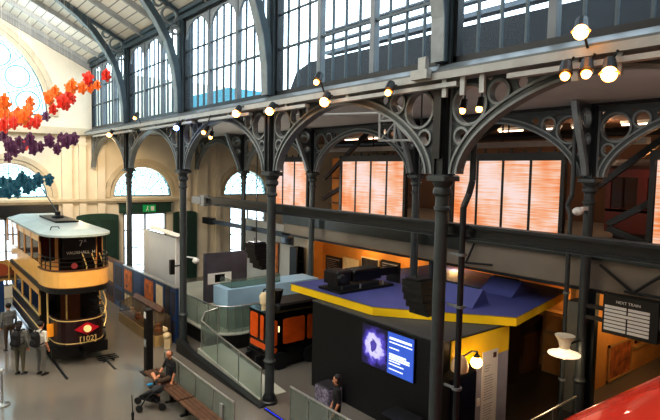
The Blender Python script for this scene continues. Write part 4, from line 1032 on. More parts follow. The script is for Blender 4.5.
# bulb lamp on block end
t = thing('bulb_lamp', 'glowing round bulb lamp on a curved arm by the yellow band', 'lamp', (10.8, 7.7, 2.2))
MB().sphere((10.85, 7.62, 2.12), .15, 14).build('bulb', mat('amber_bulb', 'ffe8b0', .4, emit='ffbe60', estr=9), t, smooth=True)
MB().path([(10.3, 7.88, 2.15), (10.45, 7.75, 2.3), (10.7, 7.65, 2.42), (10.87, 7.62, 2.38), (10.86, 7.62, 2.22)], .025, 6).build('arm', M_black, t)
MB().lathe(10.86, 7.62, [(.06, 2.22), (.09, 2.26), (.04, 2.33)], 10).build('cap', M_black, t)
t = thing('wall_lantern', 'white jar-shaped lantern beside the bulb lamp', 'lantern', (10.2, 7.7, 1.9))
MB().lathe(10.3, 7.7, [(.12, 1.95), (.2, 2.0), (.22, 2.15), (.16, 2.3), (.1, 2.36)], 14).build('jar', mat('lantern_cream', 'd9b890', .5), t, smooth=True)
MB().box(10.25, 10.35, 7.7, 7.92, 2.1, 2.14).build('bracket', M_black, t)

# stool block, dark counter, LED etc.
t = thing('stool_block', 'square patterned purple-grey seat block against the black wall', 'seat', (9.5, 12.0, 0))
MB().bbox(9.25, 9.8, 11.4, 12.05, 0, .5, .03).build('body', mat('moquette', '7d7688', .9, 0, .8, 14), t)
MB().bbox(9.26, 9.79, 11.41, 12.04, .5, .53, .02).build('top_seam', M_artdk, t)
t = thing('dark_table', 'black sloping desk by the foot of the video wall', 'desk', (9.3, 9.2, 0))
q = MB(); q.prism([(9.2, 9.25, .62), (9.75, 9.25, .7), (9.75, 8.3, .7), (9.2, 8.3, .62)], (0, 0, .05), (0,0,0)); q.build('desk_top', M_black, t)
MB().box(9.3, 9.7, 8.4, 9.15, 0, .62).build('pedestal', M_black, t)

# ------------------------------------------------------------------ right side: sign, lamp, wall, red bus
t = thing('train_indicator', 'black NEXT TRAIN indicator sign with white slats', 'sign', (13.9, 5.4, 2.8))
MB().box(13.86, 14.06, 4.72, 6.0, 2.76, 3.76).build('casing', M_black, t)
for k in range(7):
    z = 3.42-k*.095
    if k == 2: MB().box(13.845, 13.86, 4.9, 5.95, z, z+.07).build('slat', M_white, t)
    else:
        MB().box(13.845, 13.86, 5.43, 5.95, z, z+.07).build('slat', M_white, t); MB().box(13.845, 13.86, 4.9, 5.39, z, z+.07).build('slat', M_white, t)
text_mesh('heading', 'NEXT TRAIN', .1, (13.855, 5.4, 3.6), (0, -1, 0), (0, 0, 1), M_white, t, .004)
MB().box(13.9, 14.0, 6.0, 6.45, 3.3, 3.4).box(13.9, 14.0, 6.0, 6.45, 3.0, 3.1).build('bracket', M_irondk, t)
MB().box(13.95, 14.02, 4.66, 4.72, 3.1, 3.4).build('end_knob', M_grey, t)
t = thing('platform_lamp', 'white trumpet-shaped lamp with a glowing flat shade', 'lamp', (13.45, 6.95, 2.0))
LX, LY = 13.17, 6.6
MB().lathe(LX, LY, [(.4, 2.14), (.4, 2.165), (.17, 2.24), (.13, 2.3)], 24).build('shade', mat('shade_white', 'f4ead8', .4, emit='ffe6bf', estr=.9), t, smooth=True)
MB().lathe(LX, LY, [(.13, 2.28), (.13, 2.36), (.16, 2.48), (.25, 2.62), (.25, 2.64), (.15, 2.64)], 20).build('funnel', mat('funnel_white', 'e6ddc6', .4), t, smooth=True)
MB().sphere((LX, LY, 2.12), .11, 12).build('bulb', M_lampglow, t, smooth=True)
MB().tube((LX+.1, LY, 2.36), (13.95, 6.6, 2.36), .03).build('arm', M_irondk, t)
t = thing('lamp_globe', 'white domed lamp on the column above the black beam', 'lamp', (13.75, 6.62, 5.7))
MB().sphere((13.7, 6.7, 5.82), .14, 12, (1, 1, .8)).build('globe', M_white, t, smooth=True); MB().box(13.7, 13.98, 6.56, 6.64, 5.84, 5.94).build('bracket', M_white, t)
for (x, y, z, l) in ((7.9, 19.05, 3.05, 'white dome camera on the right of the notice board column'),):
    t = thing('dome_camera', l, 'camera', (x, y, z)); x = 8.28; y = 18.55; z = 3.3
    MB().sphere((x+.18, y-.1, z), .14, 12, (1, 1, .8)).build('dome', M_white, t, smooth=True); MB().tube((x+.18, y-.1, z+.1), (8.16, 18.78, z+.14), .03).build('bracket', M_white, t)
t = thing('loudspeaker', 'slim black loudspeaker on the left of the notice board column', 'loudspeaker', (7.85, 19.1, 2.9))
q = MB(); q.box(7.72, 7.88, 19.05, 19.2, 2.75, 3.3); q.build('cabinet', M_black, t); MB().tube((7.85, 19.1, 3.05), (8.02, 18.9, 3.1), .03).build('bracket', M_irondk, t)
# hanging speakers
def line_array(x, y, z1, n, label, lean=.0):
    t = thing('line_array_speaker', label, 'loudspeaker', (x, y, z1-n*.17))
    for k in range(n):
        o = -.018*k*k; zz = z1-k*.175
        q = MB(); q.prism([(x-.28-o, y-.3, zz), (x+.22-o, y-.24, zz), (x+.22-o, y+.24, zz), (x-.28-o, y+.3, zz)], (0, 0, -.165), (0,0,0)); q.build('cabinet', M_black, t)
    MB().box(x-.25, x+.2, y-.22, y+.22, z1+.01, z1+.05).tube((x-.1, y, z1+.05), (x-.1, y, z1+.2), .02).build('flying_frame', M_irondk, t)
    return t
ta = line_array(9.6, 8.45, 4.18, 5, 'curved black line-array speaker hanging left of the big near column')
MB().tube((9.5, 8.45, 4.35), (9.5, 8.45, 8.62), .02).build('cable', M_irondk, ta)
ta = line_array(9.15, 15.2, 4.3, 5, 'curved black line-array speaker hanging beside the locomotive column')
MB().tube((9.2, 15.35, 4.35), (9.2, 15.35, 8.62), .02).build('cable', M_irondk, ta)
# two slim hanger posts under the beam
for (x, y, l) in ((14.3, 13.0, 'left one of two slim dark posts under the gallery beside the line-array speaker'), (14.3, 12.25, 'right one of two slim dark posts under the gallery beside the line-array speaker')):
    x += .24; t = thing('gallery_post', l, 'post', (x, y, 2.99), 'slim gallery posts')
    MB().tube((x, y, 3.03), (x, y, 3.69), .09, None, 12).build('shaft', M_iron, t, smooth=True); MB().box(x-.14, x+.14, y-.14, y+.14, 2.99, 3.03).build('base_plate', M_irondk, t)
# dark panel behind the block end
t = thing('dark_partition', 'dark brown partition under the canopy right of the text panel', 'partition', (14, 9.0, 0))
MB().box(12.75, 15.4, 9.2, 9.3, 0, 2.7).build('board', mat('partition_brown', '2b221c', .35, 0, .3, 1), t); MB().box(13.2, 13.5, 9.18, 9.2, 1.2, 1.32).build('label_plate', M_grey, t)
struct(MB().box(12.75, 15.25, 4, 9.15, .001, .02).box(10.2, 12.75, 4, 7.85, .001, .02).box(15.25, 17.5, 7.6, 12, .001, .02).build('floor_dark', mat('dark_carpet', '2a211a', .3, 0, .2, 1)))
# amber picture wall at the right
struct(MB().box(15.3, 25, 7.4, 7.55, 0, 3.6).build('wall_pictures', M_tan2))
def wpic(x0, x1, z0, z1, label, m=M_art):
    t = thing('framed_picture', label, 'picture', ((x0+x1)/2, 7.35, z0))
    q = MB()
    for a, b, c, d in ((x0, x1, z0, z0+.08), (x0, x1, z1-.08, z1), (x0, x0+.08, z0, z1), (x1-.08, x1, z0, z1)): q.box(a, b, 7.33, 7.39, c, d)
    q.build('frame', M_tan, t); MB().box(x0+.06, x1-.06, 7.36, 7.39, z0+.06, z1-.06).build('picture', m, t)
wpic(17.6, 19.4, -.0+.05, 1.3, 'large framed brown picture low under the next train sign')
wpic(19.7, 20.7, 1.0, 1.7, 'small framed picture first right of the large one')
wpic(20.9, 21.9, 1.0, 1.75, 'small framed picture second right of the large one')
wpic(22.1, 23.3, 1.0, 1.8, 'small framed picture farthest right on the amber wall')
struct(MB().box(19.5, 25, 7.3, 7.39, .8, .9).build('trim_96', M_tan))
# display boxes seen in the amber gap
for k, (x, z, l) in enumerate(((17.0, 0, 'amber lit crate lowest beside the canopy edge'), (17.0, .72, 'amber lit crate in the middle of the stack by the canopy edge'), (17.0, 1.44, 'amber lit crate on top of the stack by the canopy edge'))):
    t = thing('display_crate', l, 'crate', (x+.25, 9, z)); MB().box(x, x+.5, 8.1, 9.3, z, z+.7).build('box', M_tan, t); MB().box(x-.02, x, 8.18, 9.22, z+.08, z+.62).build('front', M_tan2, t)
t = thing('grey_cabinet', 'plain grey cabinet at the canopy end behind the white lamp', 'cabinet', (15.0, 7.2, 0))
MB().box(14.65, 15.2, 7.0, 7.35, 0, 3.2).build('body', mat('cabinet_grey', '6b6a62', .6), t); MB().box(14.66, 15.19, 6.98, 7.0, .1, 3.1).build('door', mat('cabinet_grey', '6b6a62'), t)
balustrade([(10.9, 6.3), (12.2, 6.32), (13.4, 6.34)], .03, 1.05, 'dark glass balustrade with a thin pale rail beside the red bus')
# red bus
t = thing('red_bus', 'glossy red bus roof close below the gallery', 'bus', (8.2, 1.2, 0))
prof = []
cy, hw = 1.5, 1.4
def sec(s):  # cross-section ring (y,z) scaled by s at front
    out = []
    for i in range(25):
        a = PI*i/24; c, n_2 = math.cos(a), math.sin(a)
        out.append((cy+hw*s*math.copysign(abs(c)**.62, c), 3.42+(.95*s**.5 if s > 0 else 0)*abs(n_2)**.62))
    return out
rings = []
for x, s in ((3.3, .02), (3.36, .45), (3.5, .68), (3.75, .84), (4.2, .94), (4.8, .985), (5.6, 1), (12, 1)): rings.append([(x, y, z) for y, z in sec(s)])
q = MB(); vs = [p for r in rings for p in r]; n = 25; fs = []
for j in range(len(rings)-1):
    for i in range(n-1): fs.append((j*n+i, (j+1)*n+i, (j+1)*n+i+1, j*n+i+1))
fs.append(tuple(range((len(rings)-1)*n, len(rings)*n)))
q.add(vs, fs); q.build('roof', M_red, t, smooth=True)
MB().bbox(4.2, 12, cy-hw, cy+hw, .5, 3.44, .15).build('body', M_red, t)
MB().box(5.5, 11.5, cy+hw, cy+hw+.01, 2.4, 3.1).build('upper_window', M_tglass, t)
for x in (5.8, 10.8):
    for y in (cy-hw+.05, cy+hw-.25): MB().tube((x, y, .5), (x, y+.2, .5), .5, .5, 18).build('wheel', M_rubber, t)
q = MB()
for k in range(6): q.box(5.25+k*.045, 5.272+k*.045, 2.05, 2.17, 4.2, 4.27)
q.build('roof_grille', M_paper, t)
t.rotation_euler.z = -.056; t.location.y -= .18
# bench
t = thing('bench', 'brown wooden slatted bench on black supports before the glass balustrade', 'bench', (5.9, 13.3, 0))
for y0, y1 in ((14.45, 16.0), (13.4, 14.4), (11.6, 13.32)):
    q = MB()
    for k in range(4): q.bbox(5.62+k*.118, 5.725+k*.118, y0, y1, .42, .47, .008)
    q.build('seat', M_wood, t)
for y in (15.7, 14.42, 13.36, 11.8):
    MB().box(5.65, 6.06, y-.04, y+.04, .36, .42).box(5.82, 5.9, y-.04, y+.04, .03, .36).box(5.68, 6.02, y-.05, y+.05, 0, .03).build('support', M_black, t)
# control post on glass by the bench
tag(MB().box(6.1, 6.15, 11.75, 11.9, .35, .8).build('notice_plate', M_grey, origin=(6.12, 11.8, .35)), 'small grey plate on the end of the bench balustrade', 'plate')
# queue post bottom left
t = thing('barrier_post', 'slim black barrier post standing on the floor at the near left', 'post', (4.32, 13.1, 0))
MB().lathe(4.32, 13.1, [(.17, 0), (.17, .02), (.05, .05)], 16).build('base', M_black, t); MB().tube((4.32, 13.1, .05), (4.32, 13.1, .55), .03).build('pole', M_black, t); MB().tube((4.32, 13.1, .55), (4.3, 13.1, 1.05), .012).tube((4.32, 13.1, .5), (4.32, 13.1, .6), .04).build('tip', M_irondk, t)
t = thing('barrier_post', 'chrome barrier post with round base at the left edge', 'post', (1.95, 16.9, 0))
MB().lathe(1.98, 16.95, [(.2, 0), (.2, .03), (.06, .07)], 18).build('base', M_steel, t); MB().tube((1.98, 16.95, .07), (1.98, 16.95, .95), .03).build('pole', M_steel, t); MB().lathe(1.98, 16.95, [(.05, .95), (.06, 1.0), (.03, 1.05)], 12).build('knob', M_steel, t)

# ------------------------------------------------------------------ hanging leaf ornaments
import itertools
def px2w(x, y, Y):
    v = R @ Vector((x-330, y-210, f)); s_ = Y/v.y
    return Vector((0, 0, H)) + v*s_
LF = {'orange': [(97,85),(82,88),(68,88),(55,92),(49,98),(72,86),(30,102),(23,117),(4,102),(4,113),(28,111),(38,119),(60,98),(90,88),(11,118),(18,112)],
      'red': [(106,75),(88,79),(66,104),(53,109),(68,96),(13,123),(4,125),(36,123),(25,145),(20,120),(62,102),(28,122),(72,99)],
      'purple': [(4,136),(9,145),(8,157),(19,142),(30,140),(40,147),(49,141),(33,149),(61,138),(74,139),(57,149),(46,116),(22,148),(14,150),(66,141)],
      'teal': [(49,180),(38,180),(28,182),(17,184),(27,188),(8,191),(17,193),(3,182),(33,186),(3,192),(22,179),(10,184)]}
LM = {'orange': ('e8752a', 'ee8a3c'), 'red': ('d23a26', 'dc4a34'), 'purple': ('5a2f4e', '6b3a5a'), 'teal': ('1f5566', '2b6a78')}
ORD = ['first','second','third','fourth','fifth','sixth','seventh','eighth','ninth','tenth','eleventh','twelfth','thirteenth','fourteenth','fifteenth','sixteenth']
leafmesh = {}
for colr, pts in LF.items():
    lm = mat('leaf_'+colr, LM[colr][0], .7, 0, .25, 3, emit=LM[colr][1], estr=.06)
    for k, p in enumerate(sorted(pts)):
        NL = globals().get('NL', -1)+1; Y = 17.2 + (NL*2.63) % 10
        c = px2w(p[0], p[1], Y)
        l = f'{colr} paper leaf ornament, {ORD[k]} from left of the {colr} hanging ones'
        t = thing('leaf_ornament', l, 'hanging ornament', c, 'hanging paper leaf ornaments')
        lx, ly, lz = c
        key = (colr, k % 3)
        ls = []
        if key not in leafmesh:
            rr = random.Random(k+hash(colr) % 7 if False else k)
            blades = []
            for j in range(3):
                q = MB(); ang = PI*j/3+.3*k; pol = []
                for i in range(36):
                    a = 2*PI*i/36; rad = .2*(.62+.38*abs(math.cos(2.5*a+j)))*(.9+.15*rr.random())
                    pol.append((lx+rad*math.cos(a)*math.cos(ang), ly+rad*math.cos(a)*math.sin(ang), lz+rad*math.sin(a)+.06*(j-1)))
                q.prism(pol, (.015*math.sin(ang), -.015*math.cos(ang), 0), (0,0,0))
                blades.append(q.build('leaf_blade', lm, t))
            leafmesh[key] = [b.data for b in blades]
        else:
            for me in leafmesh[key]:
                o = bpy.data.objects.new('leaf_blade', me); COL.objects.link(o); o.parent = t
        zt = roofz(max(-5, min(8.0, lx)))
        MB().tube((lx, ly, lz), (lx, ly, zt-.02), .0015, None, 3).build('hanging_cord', M_cream, t)

# ------------------------------------------------------------------ people
def capsule(mb, p0, r0, p1, r1):
    mb.sphere(p0, r0, 12); mb.sphere(p1, r1, 12)
    if (Vector(p0)-Vector(p1)).length > 1e-4: mb.tube(p0, p1, r0*.99, r1*.99, 12)
def person(loc, rot, label, joints, cols, hairm, vox=.014, hair='short', scale=1.0, beard=None):
    root = thing('person', label, 'person', loc)
    ca, sa = math.cos(rot), math.sin(rot)
    def W(p): return Vector((loc[0]+scale*(p[0]*ca-p[1]*sa), loc[1]+scale*(p[0]*sa+p[1]*ca), loc[2]+scale*p[2]))
    J = joints; bones = []
    def B(a, ra, b, rb, c): bones.append((W(a), ra*scale, W(b), rb*scale, c))
    V = lambda k: Vector(J[k])
    pel, che, nk, hd = V('pelvis'), V('chest'), V('neck'), V('head')
    rt = Vector(J.get('right', (1, 0, 0))); fw = Vector(J.get('fwd', (0, 1, 0)))
    B(pel-rt*.07, .105, pel+rt*.07, .105, 'legs')
    mid = pel.lerp(che, .45)
    B(mid-rt*.06, .10, mid+rt*.06, .10, 'top'); B(pel.lerp(che, .2)-rt*.06, .104, pel.lerp(che, .2)+rt*.06, .104, 'top'); B(pel.lerp(che, .7)-rt*.07, .105, pel.lerp(che, .7)+rt*.07, .105, 'top')
    B(che-rt*.08, .11, che+rt*.08, .11, 'top')
    sh = che+(nk-che)*.55
    B(sh-rt*.12, .07, sh+rt*.12, .07, 'top'); B(che, .1, nk, .055, 'top')
    B(nk, .052, hd-(hd-nk)*.3, .05, 'skin')
    upv = (hd-nk).normalized()
    B(hd+upv*.035-fw*.012, .088, hd-upv*.03+fw*.015, .07, 'skin'); B(hd-upv*.07+fw*.045, .042, hd-upv*.085+fw*.05, .036, 'skin' if not beard else 'beard')
    B(hd+fw*.088-upv*.005, .012, hd+fw*.102-upv*.03, .015, 'skin')
    for s_ in (-1, 1): B(hd+rt*s_*.086-upv*.0, .014, hd+rt*s_*.088+upv*.03, .018, 'skin')
    for s_, n_2 in ((-1, 'L'), (1, 'R')):
        S, E, Wr = V('sh'+n_2), V('el'+n_2), V('wr'+n_2)
        slv = cols.get('sleeve', 'top'); B(S, .06, S.lerp(E, .6), .052, 'top'); B(S.lerp(E, .6), .046, E, .042, slv); B(E, .042, Wr, .03, slv if cols.get('long') else 'skin')
        hdv = Vector(J.get('hand'+n_2, (Wr-E))).normalized(); side = rt*s_
        pn = hdv.cross(side).normalized() if hdv.cross(side).length > .1 else fw
        acr = pn.cross(hdv).normalized()
        for a in (-.022, 0, .022): B(Wr, .02, Wr+hdv*.085+acr*a, .017, 'skin')
        for k, (a, ln) in enumerate(((-.034, .06), (-.012, .075), (.012, .07), (.034, .052))):
            p0 = Wr+hdv*.09+acr*a; p1 = p0+hdv*ln*.55+pn*.012; p2 = p1+(hdv*.6+pn*.6)*ln*.5
            B(p0, .0105, p1, .0095, 'skin'); B(p1, .0095, p2, .0085, 'skin')
        tb = Wr+hdv*.03-acr*.028; B(tb, .014, tb+hdv*.03-acr*.03+pn*.01, .012, 'skin'); B(tb+hdv*.03-acr*.03+pn*.01, .012, tb+hdv*.06-acr*.035+pn*.02, .0095, 'skin')
        Hp, K, A, To = V('hp'+n_2), V('kn'+n_2), V('an'+n_2), V('toe'+n_2)
        lower = 'skin' if cols.get('shorts') else 'legs'
        B(Hp, .098, Hp.lerp(K, .75), .07, 'legs'); B(Hp.lerp(K, .75), .07, K, .06, 'legs'); B(K, .058, K.lerp(A, .35), .056, lower); B(K.lerp(A, .35), .056, A, .04, lower)
        hl = A+(A-To).normalized()*.05+Vector(J.get('down', (0, 0, -1)))*.035; B(A, .043, hl, .035, 'shoes'); B(hl, .036, To, .032, 'shoes'); B(A, .042, A.lerp(To, .55), .038, 'shoes')
    mb = MB()
    for b in bones: capsule(mb, b[0], b[1], b[2], b[3])
    tmp = mb.build('body_raw', M_skin, None, loc)
    md = tmp.modifiers.new('r', 'REMESH'); md.mode = 'VOXEL'; md.voxel_size = vox*scale; md.use_smooth_shade = True
    sm = tmp.modifiers.new('s', 'SMOOTH'); sm.iterations = 2; sm.factor = .5
    dg = bpy.context.evaluated_depsgraph_get(); dg.update()
    me = bpy.data.meshes.new_from_object(tmp.evaluated_get(dg)); bpy.data.objects.remove(tmp)
    keys = ['skin', 'top', 'legs', 'shoes', 'beard']; mm = {'skin': M_skin, 'top': cols['top'], 'legs': cols['legs'], 'shoes': cols.get('shoes', M_shoe), 'beard': beard or M_hair}
    me.materials.clear()
    for k in keys: me.materials.append(mm[k])
    nf = len(me.polygons); cen = np.empty(nf*3); me.polygons.foreach_get('center', cen); cen = cen.reshape(-1, 3)+np.array(loc)
    best = np.full(nf, 1e9); idx = np.zeros(nf, int)
    for p0, r0, p1, r1, c in bones:
        a = np.array(p0); d = np.array(p1)-a; L2 = max(1e-9, d@d); tt = np.clip(((cen-a)@d)/L2, 0, 1)
        ds = np.linalg.norm(cen-(a+tt[:, None]*d), axis=1)-(r0+(r1-r0)*tt); m_ = ds < best; best[m_] = ds[m_]; idx[m_] = keys.index(c)
    me.polygons.foreach_set('material_index', idx.astype(np.int32)); me.update()
    body = bpy.data.objects.new('body', me); COL.objects.link(body); body.parent = root
    # hair, eyes
    hc = W(hd+upv*.05-fw*.02); q = MB(); q.sphere(W(hd+upv*.05-fw*.034), .096*scale, 16)
    if hair == 'long': q.sphere(W(hd-upv*.03-fw*.05), .09*scale, 14); q.sphere(W(hd-upv*.1-fw*.06), .075*scale, 14)
    if hair == 'bald':
        q = MB(); q.sphere(W(hd+upv*.02-fw*.045), .082*scale, 14)
    q.build('hair', hairm, root, smooth=True)
    for s_ in (-1, 1): MB().sphere(W(hd+fw*.083+rt*s_*.032+upv*.015), .0105*scale, 8).build('eye', M_black, root)
    q = MB(); q.tube(W(hd+fw*.082-upv*.055-rt*.022), W(hd+fw*.082-upv*.055+rt*.022), .006*scale, None, 6); q.build('mouth', mat('lips', '9a5548', .6), root)
    return root, W
def stand(**k):
    J = dict(pelvis=(0, 0, .95), chest=(0, 0, 1.3), neck=(0, -.005, 1.5), head=(0, .02, 1.635), shL=(-.185, 0, 1.42), shR=(.185, 0, 1.42), elL=(-.235, -.03, 1.14), elR=(.235, -.03, 1.14), wrL=(-.22, .08, .9), wrR=(.22, .08, .9),
             hpL=(-.09, 0, .92), hpR=(.09, 0, .92), knL=(-.1, .015, .5), knR=(.1, .015, .5), anL=(-.1, -.01, .085), anR=(.1, -.01, .085), toeL=(-.12, .16, .035), toeR=(.12, .16, .035))
    J.update(k); return J
def backpack(root, W, label, m):
    loc = root.location
    t = thing('backpack', label, 'backpack', W((0, -.2, 1.05)))
    q = MB()
    def rb(x0, x1, y0, y1, z0, z1, b):
        p = [(x0+b, y0), (x1-b, y0), (x1, y0+b), (x1, y1), (x0, y1), (x0, y0+b)]
        vs = [W((x, y, z)) for z, s_ in ((z0, .85), (z0+.06, 1), (z1-.1, 1), (z1, .6)) for x, y in [(x*s_, y1+(y-y1)*s_) for x, y in p]]
        fs = [tuple(range(5, -1, -1)), tuple(range(18, 24))]
        for j in range(3): fs += [(j*6+i, j*6+(i+1) % 6, (j+1)*6+(i+1) % 6, (j+1)*6+i) for i in range(6)]
        return vs, fs
    q.add(*rb(-.12, .12, -.31, -.145, 1.0, 1.47, .05)); q.build('bag_body', m, t)
    q = MB(); q.add(*rb(-.11, .11, -.36, -.31, 1.05, 1.25, .03)); q.build('pocket', m, t)
    for s_ in (-1, 1):
        q = MB(); q.path([W((s_*.1, -.13, 1.42)), W((s_*.11, -.06, 1.505)), W((s_*.115, .06, 1.49)), W((s_*.12, .125, 1.36)), W((s_*.13, .11, 1.2)), W((s_*.155, -.0, 1.1)), W((s_*.13, -.14, 1.05))], .018, 6); q.build('strap', m, t)
r, W = person((3.28, 18.75, 0), math.radians(-55), 'man in white t-shirt and grey trousers with backpack, looking at the tram', stand(wrL=(-.2, .2, .98), elL=(-.24, -.06, 1.13), head=(.01, .03, 1.635)), dict(top=M_whitecl, legs=M_greycl), M_hair)
backpack(r, W, 'black backpack worn by the man in the white t-shirt', M_blackcl)
r, W = person((2.75, 19.15, 0), math.radians(-40), 'person in dark clothes and cap beside the man in white', stand(wrL=(-.15, .22, 1.1), elL=(-.23, .02, 1.14)), dict(top=M_greycl, legs=M_olive, long=True), M_hair, hair='long')
backpack(r, W, 'dark backpack worn by the person left of the man in white', M_blackcl)
person((2.82, 21.9, 0), math.radians(10), 'visitor in grey shirt and brown trousers near the tram side at the left edge', stand(), dict(top=M_greycl, legs=M_browncl, long=True), M_hair)
person((8.15, 9.7, 0), math.radians(55), 'person in black t-shirt with dark hair walking past the black wall', stand(knL=(-.1, .1, .5), anL=(-.1, -.02, .085), knR=(.1, .0, .5), anR=(.1, -.2, .12), toeR=(.11, -.06, .04), wrR=(.22, .1, .92)), dict(top=M_blackcl, legs=M_black), M_hair, hair='long')
# seated man: local forward = -X world (rot +90deg), sitting on the bench
sit = dict(pelvis=(0, -.02, .57), chest=(0, -.06, .9), neck=(0, -.05, 1.1), head=(.0, -.0, 1.24), shL=(-.185, -.05, 1.02), shR=(.185, -.05, 1.02), elL=(-.28, -.02, .76), elR=(.27, .05, .78), wrL=(-.3, .06, .56), wrR=(.12, .26, .68),
           hpL=(-.09, .02, .56), hpR=(.09, .02, .56), knL=(-.15, .42, .58), knR=(.2, .42, .74), anL=(-.12, .42, .13), anR=(-.1, .46, .62), toeL=(-.13, .6, .05), toeR=(-.26, .54, .58), right=(1, 0, 0), fwd=(0, 1, 0))
person((5.96, 14.85, 0), math.radians(98), 'bearded man in black t-shirt and brown shorts sitting cross-legged on the bench', sit, dict(top=M_blackcl, legs=M_browncl, shorts=True), mat('short_brown_hair', '5a3a28', .8), hair='bald', beard=mat('brown_beard', '5c3a26', .8))
# stroller beside him
t = thing('stroller', 'dark folding baby stroller parked before the seated man', 'stroller', (5.35, 14.7, 0))
q = MB(); 
for x, y in ((5.15, 15.15), (5.0, 14.6), (5.55, 14.35), (5.6, 14.9)): MB().tube((x-.02, y, .1), (x+.02, y+.03, .1), .1, .1, 14).build('wheel', M_rubber, t)
MB().path([(5.15, 15.15, .1), (5.3, 14.85, .4), (5.5, 14.55, .6), (5.62, 14.3, .74)], .02, 6).path([(5.0, 14.6, .1), (5.15, 14.5, .4), (5.33, 14.35, .6), (5.43, 14.15, .74)], .02, 6).path([(5.55, 14.35, .1), (5.3, 14.7, .45)], .018, 6).path([(5.62, 14.3, .74), (5.43, 14.15, .74)], .022, 6).build('frame', M_irondk, t)
q = MB(); q.prism([(5.08, 14.85, .3), (5.35, 15.02, .3), (5.58, 14.68, .5), (5.28, 14.48, .5)], (0, 0, .07), (0,0,0)); q.prism([(5.1, 14.8, .28), (5.35, 15.0, .28), (5.55, 14.7, .25), (5.3, 14.5, .25)], (0, 0, .08), (0,0,0)); q.build('seat', M_blackcl, t)
q = MB(); q.sphere((5.45, 14.45, .6), .17, 12, (1, 1, .7)); q.build('hood', mat('stroller_grey', '35373a', .9), t, smooth=True)
tag(MB().sphere((5.42, 14.95, .56), .075, 8, (1.3, .8, .5)).build('cloth_bundle', mat('bright_blue_cloth', '2f8fc0', .8, 0, .3, 8), origin=(5.4, 14.95, .5)), 'small bright blue cloth on the stroller beside the seated man', 'cloth')

t.location.y -= .35; t.location.x -= .12
_b = bpy.data.objects['cloth_bundle']; _b.location.y -= .3; _b.location.x -= .1
# ------------------------------------------------------------------ light
w = bpy.data.worlds.new('world'); scn.world = w; w.use_nodes = True
bg = w.node_tree.nodes['Background']; bg.inputs['Color'].default_value = (.82, .93, 1, 1); bg.inputs['Strength'].default_value = 5.0
def area(loc, size, power, color, rot=(0,0,0), sy=None):
    l = bpy.data.lights.new('fill_area_light', 'AREA'); l.energy = power; l.color = color; l.size = size
    if sy: l.shape = 'RECTANGLE'; l.size_y = sy
    o = bpy.data.objects.new('fill_area_light', l); COL.objects.link(o); o.location = loc; o.rotation_euler = rot
def spotl(loc, target, power, color, ang=60, r=.15, blend=.5):
    l = bpy.data.lights.new('spot_light', 'SPOT'); l.energy = power; l.color = color; l.spot_size = math.radians(ang); l.spot_blend = blend; l.shadow_soft_size = r
    o = bpy.data.objects.new('spot_light', l); COL.objects.link(o); o.location = loc
    o.rotation_euler = (Vector(target)-Vector(loc)).to_track_quat('-Z', 'Y').to_euler()
def pointl(loc, power, color, r=.1):
    l = bpy.data.lights.new('point_light', 'POINT'); l.energy = power; l.color = color; l.shadow_soft_size = r
    o = bpy.data.objects.new('point_light', l); COL.objects.link(o); o.location = loc
WARM = (1, .72, .42); NEUT = (1, .93, .84); COOL = (.86, .94, 1)
area((0, 12, 14.2), 8, 2300, (1,.97,.94), (0, 0, 0), 16)  # added overhead fill for the nave, out of view; no skylight is built
area((-3, 18, 8.0), 3, 1900, (1,1,1), (math.radians(180), math.radians(-20), 0), 12)  # added upward fill, out of view, to brighten the roof boards
area((3, 26, 12.2), 5, 400, (1,1,1), (math.radians(60), 0, 0), 3)
area((11, 9, 8.55), 3, 170, (1,.97,.93), (0, 0, 0), 14)  # added fill for the aisle ironwork, no fitting modelled
for y in (3.5, 9.6, 15.7, 21.8): spotl((8.7, y, 5.85), (11.6, y, 8.6), 75, (1,.98,.96), 130, .1)  # invented uplights that brighten the aisle ceiling
spotl((7.3, 13.9, 8.2), (4.6, 19.5, 1.5), 1500, WARM, 50)
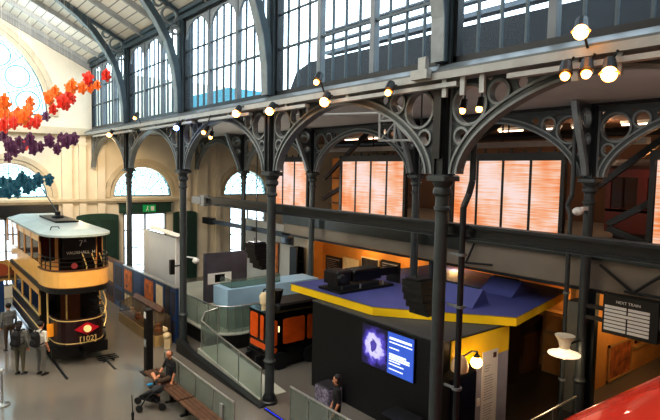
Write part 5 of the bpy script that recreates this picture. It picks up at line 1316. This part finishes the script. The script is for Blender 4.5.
spotl((7.3, 22.6, 8.4), (7.4, 22, .5), 500, WARM, 80)
spotl((7.3, 9.8, 8.2), (5.5, 14, 0), 600, WARM, 50)
spotl((7.3, 26.2, 8.2), (9, 31, 3.5), 650, WARM, 100)
spotl((7.3, 12.1, 8.2), (4.8, 19, 3.2), 800, WARM, 25)
spotl((7.3, 3.4, 8.1), (13, 10, 3), 700, (1,.98,.95), 40)
spotl((7.0, 9.5, 8.2), (10.6, 11.5, 2.9), 350, (1,.98,.95), 45)  # extra spot added to brighten the yellow fascia
spotl((6.5, 4.5, 8.0), (5.6, 2.0, 4.3), 160, (1,.95,.9), 70)  # made-up spot that lifts the red bus roof
pointl((6.3, 25.8, 5.0), 200, WARM, .15)  # unseen lamp added for a warm streak on the floor
pointl((17.2, 6.2, 2.4), 28, (1, .66, .3), .15)
pointl((17.0, 8.6, 2.6), 10, (1, .66, .3), .1)
pointl((10.85, 7.45, 2.1), 18, WARM, .15)
pointl((13.35, 6.5, 2.0), 14, WARM, .1)
for y in (18.6, 16.2, 13): pointl((16.8, y, 3.2), 50, (1, .62, .26), .2)
pointl((15.4, 20.4, 3.1), 25, (1, .65, .3), .1)
pointl((19, 5.6, 3.0), 70, (1, .6, .25), .2); pointl((16.3, 6.3, 2.6), 8, (1, .6, .25), .1)
for y in (20, 14, 9, 4): pointl((19.5, y, 8.3), 90, (1, .74, .52), .2)
pointl((17.3, 5.9, 6.9), 16, (1, .45, .15), .1)  # orange lamp added in front to make the carriage glow
pointl((19.2, 5, 6.4), 14, (1, .5, .2), .2)
pointl((12, 20.5, 5.5), 120, NEUT, .3)
spotl((9.2, 15, 5.6), (15.6, 23, 1.5), 300, NEUT, 70)  # spot put in to lighten the pale wall, no fitting there

scn.view_settings.view_transform = 'Standard'
scn.view_settings.look = 'None'
scn.view_settings.exposure = .22
scn.view_settings.gamma = .86
scn.cycles.use_denoising = True
scn.cycles.max_bounces = 8
scn.cycles.transparent_max_bounces = 16
scn.cycles.sample_clamp_indirect = 6
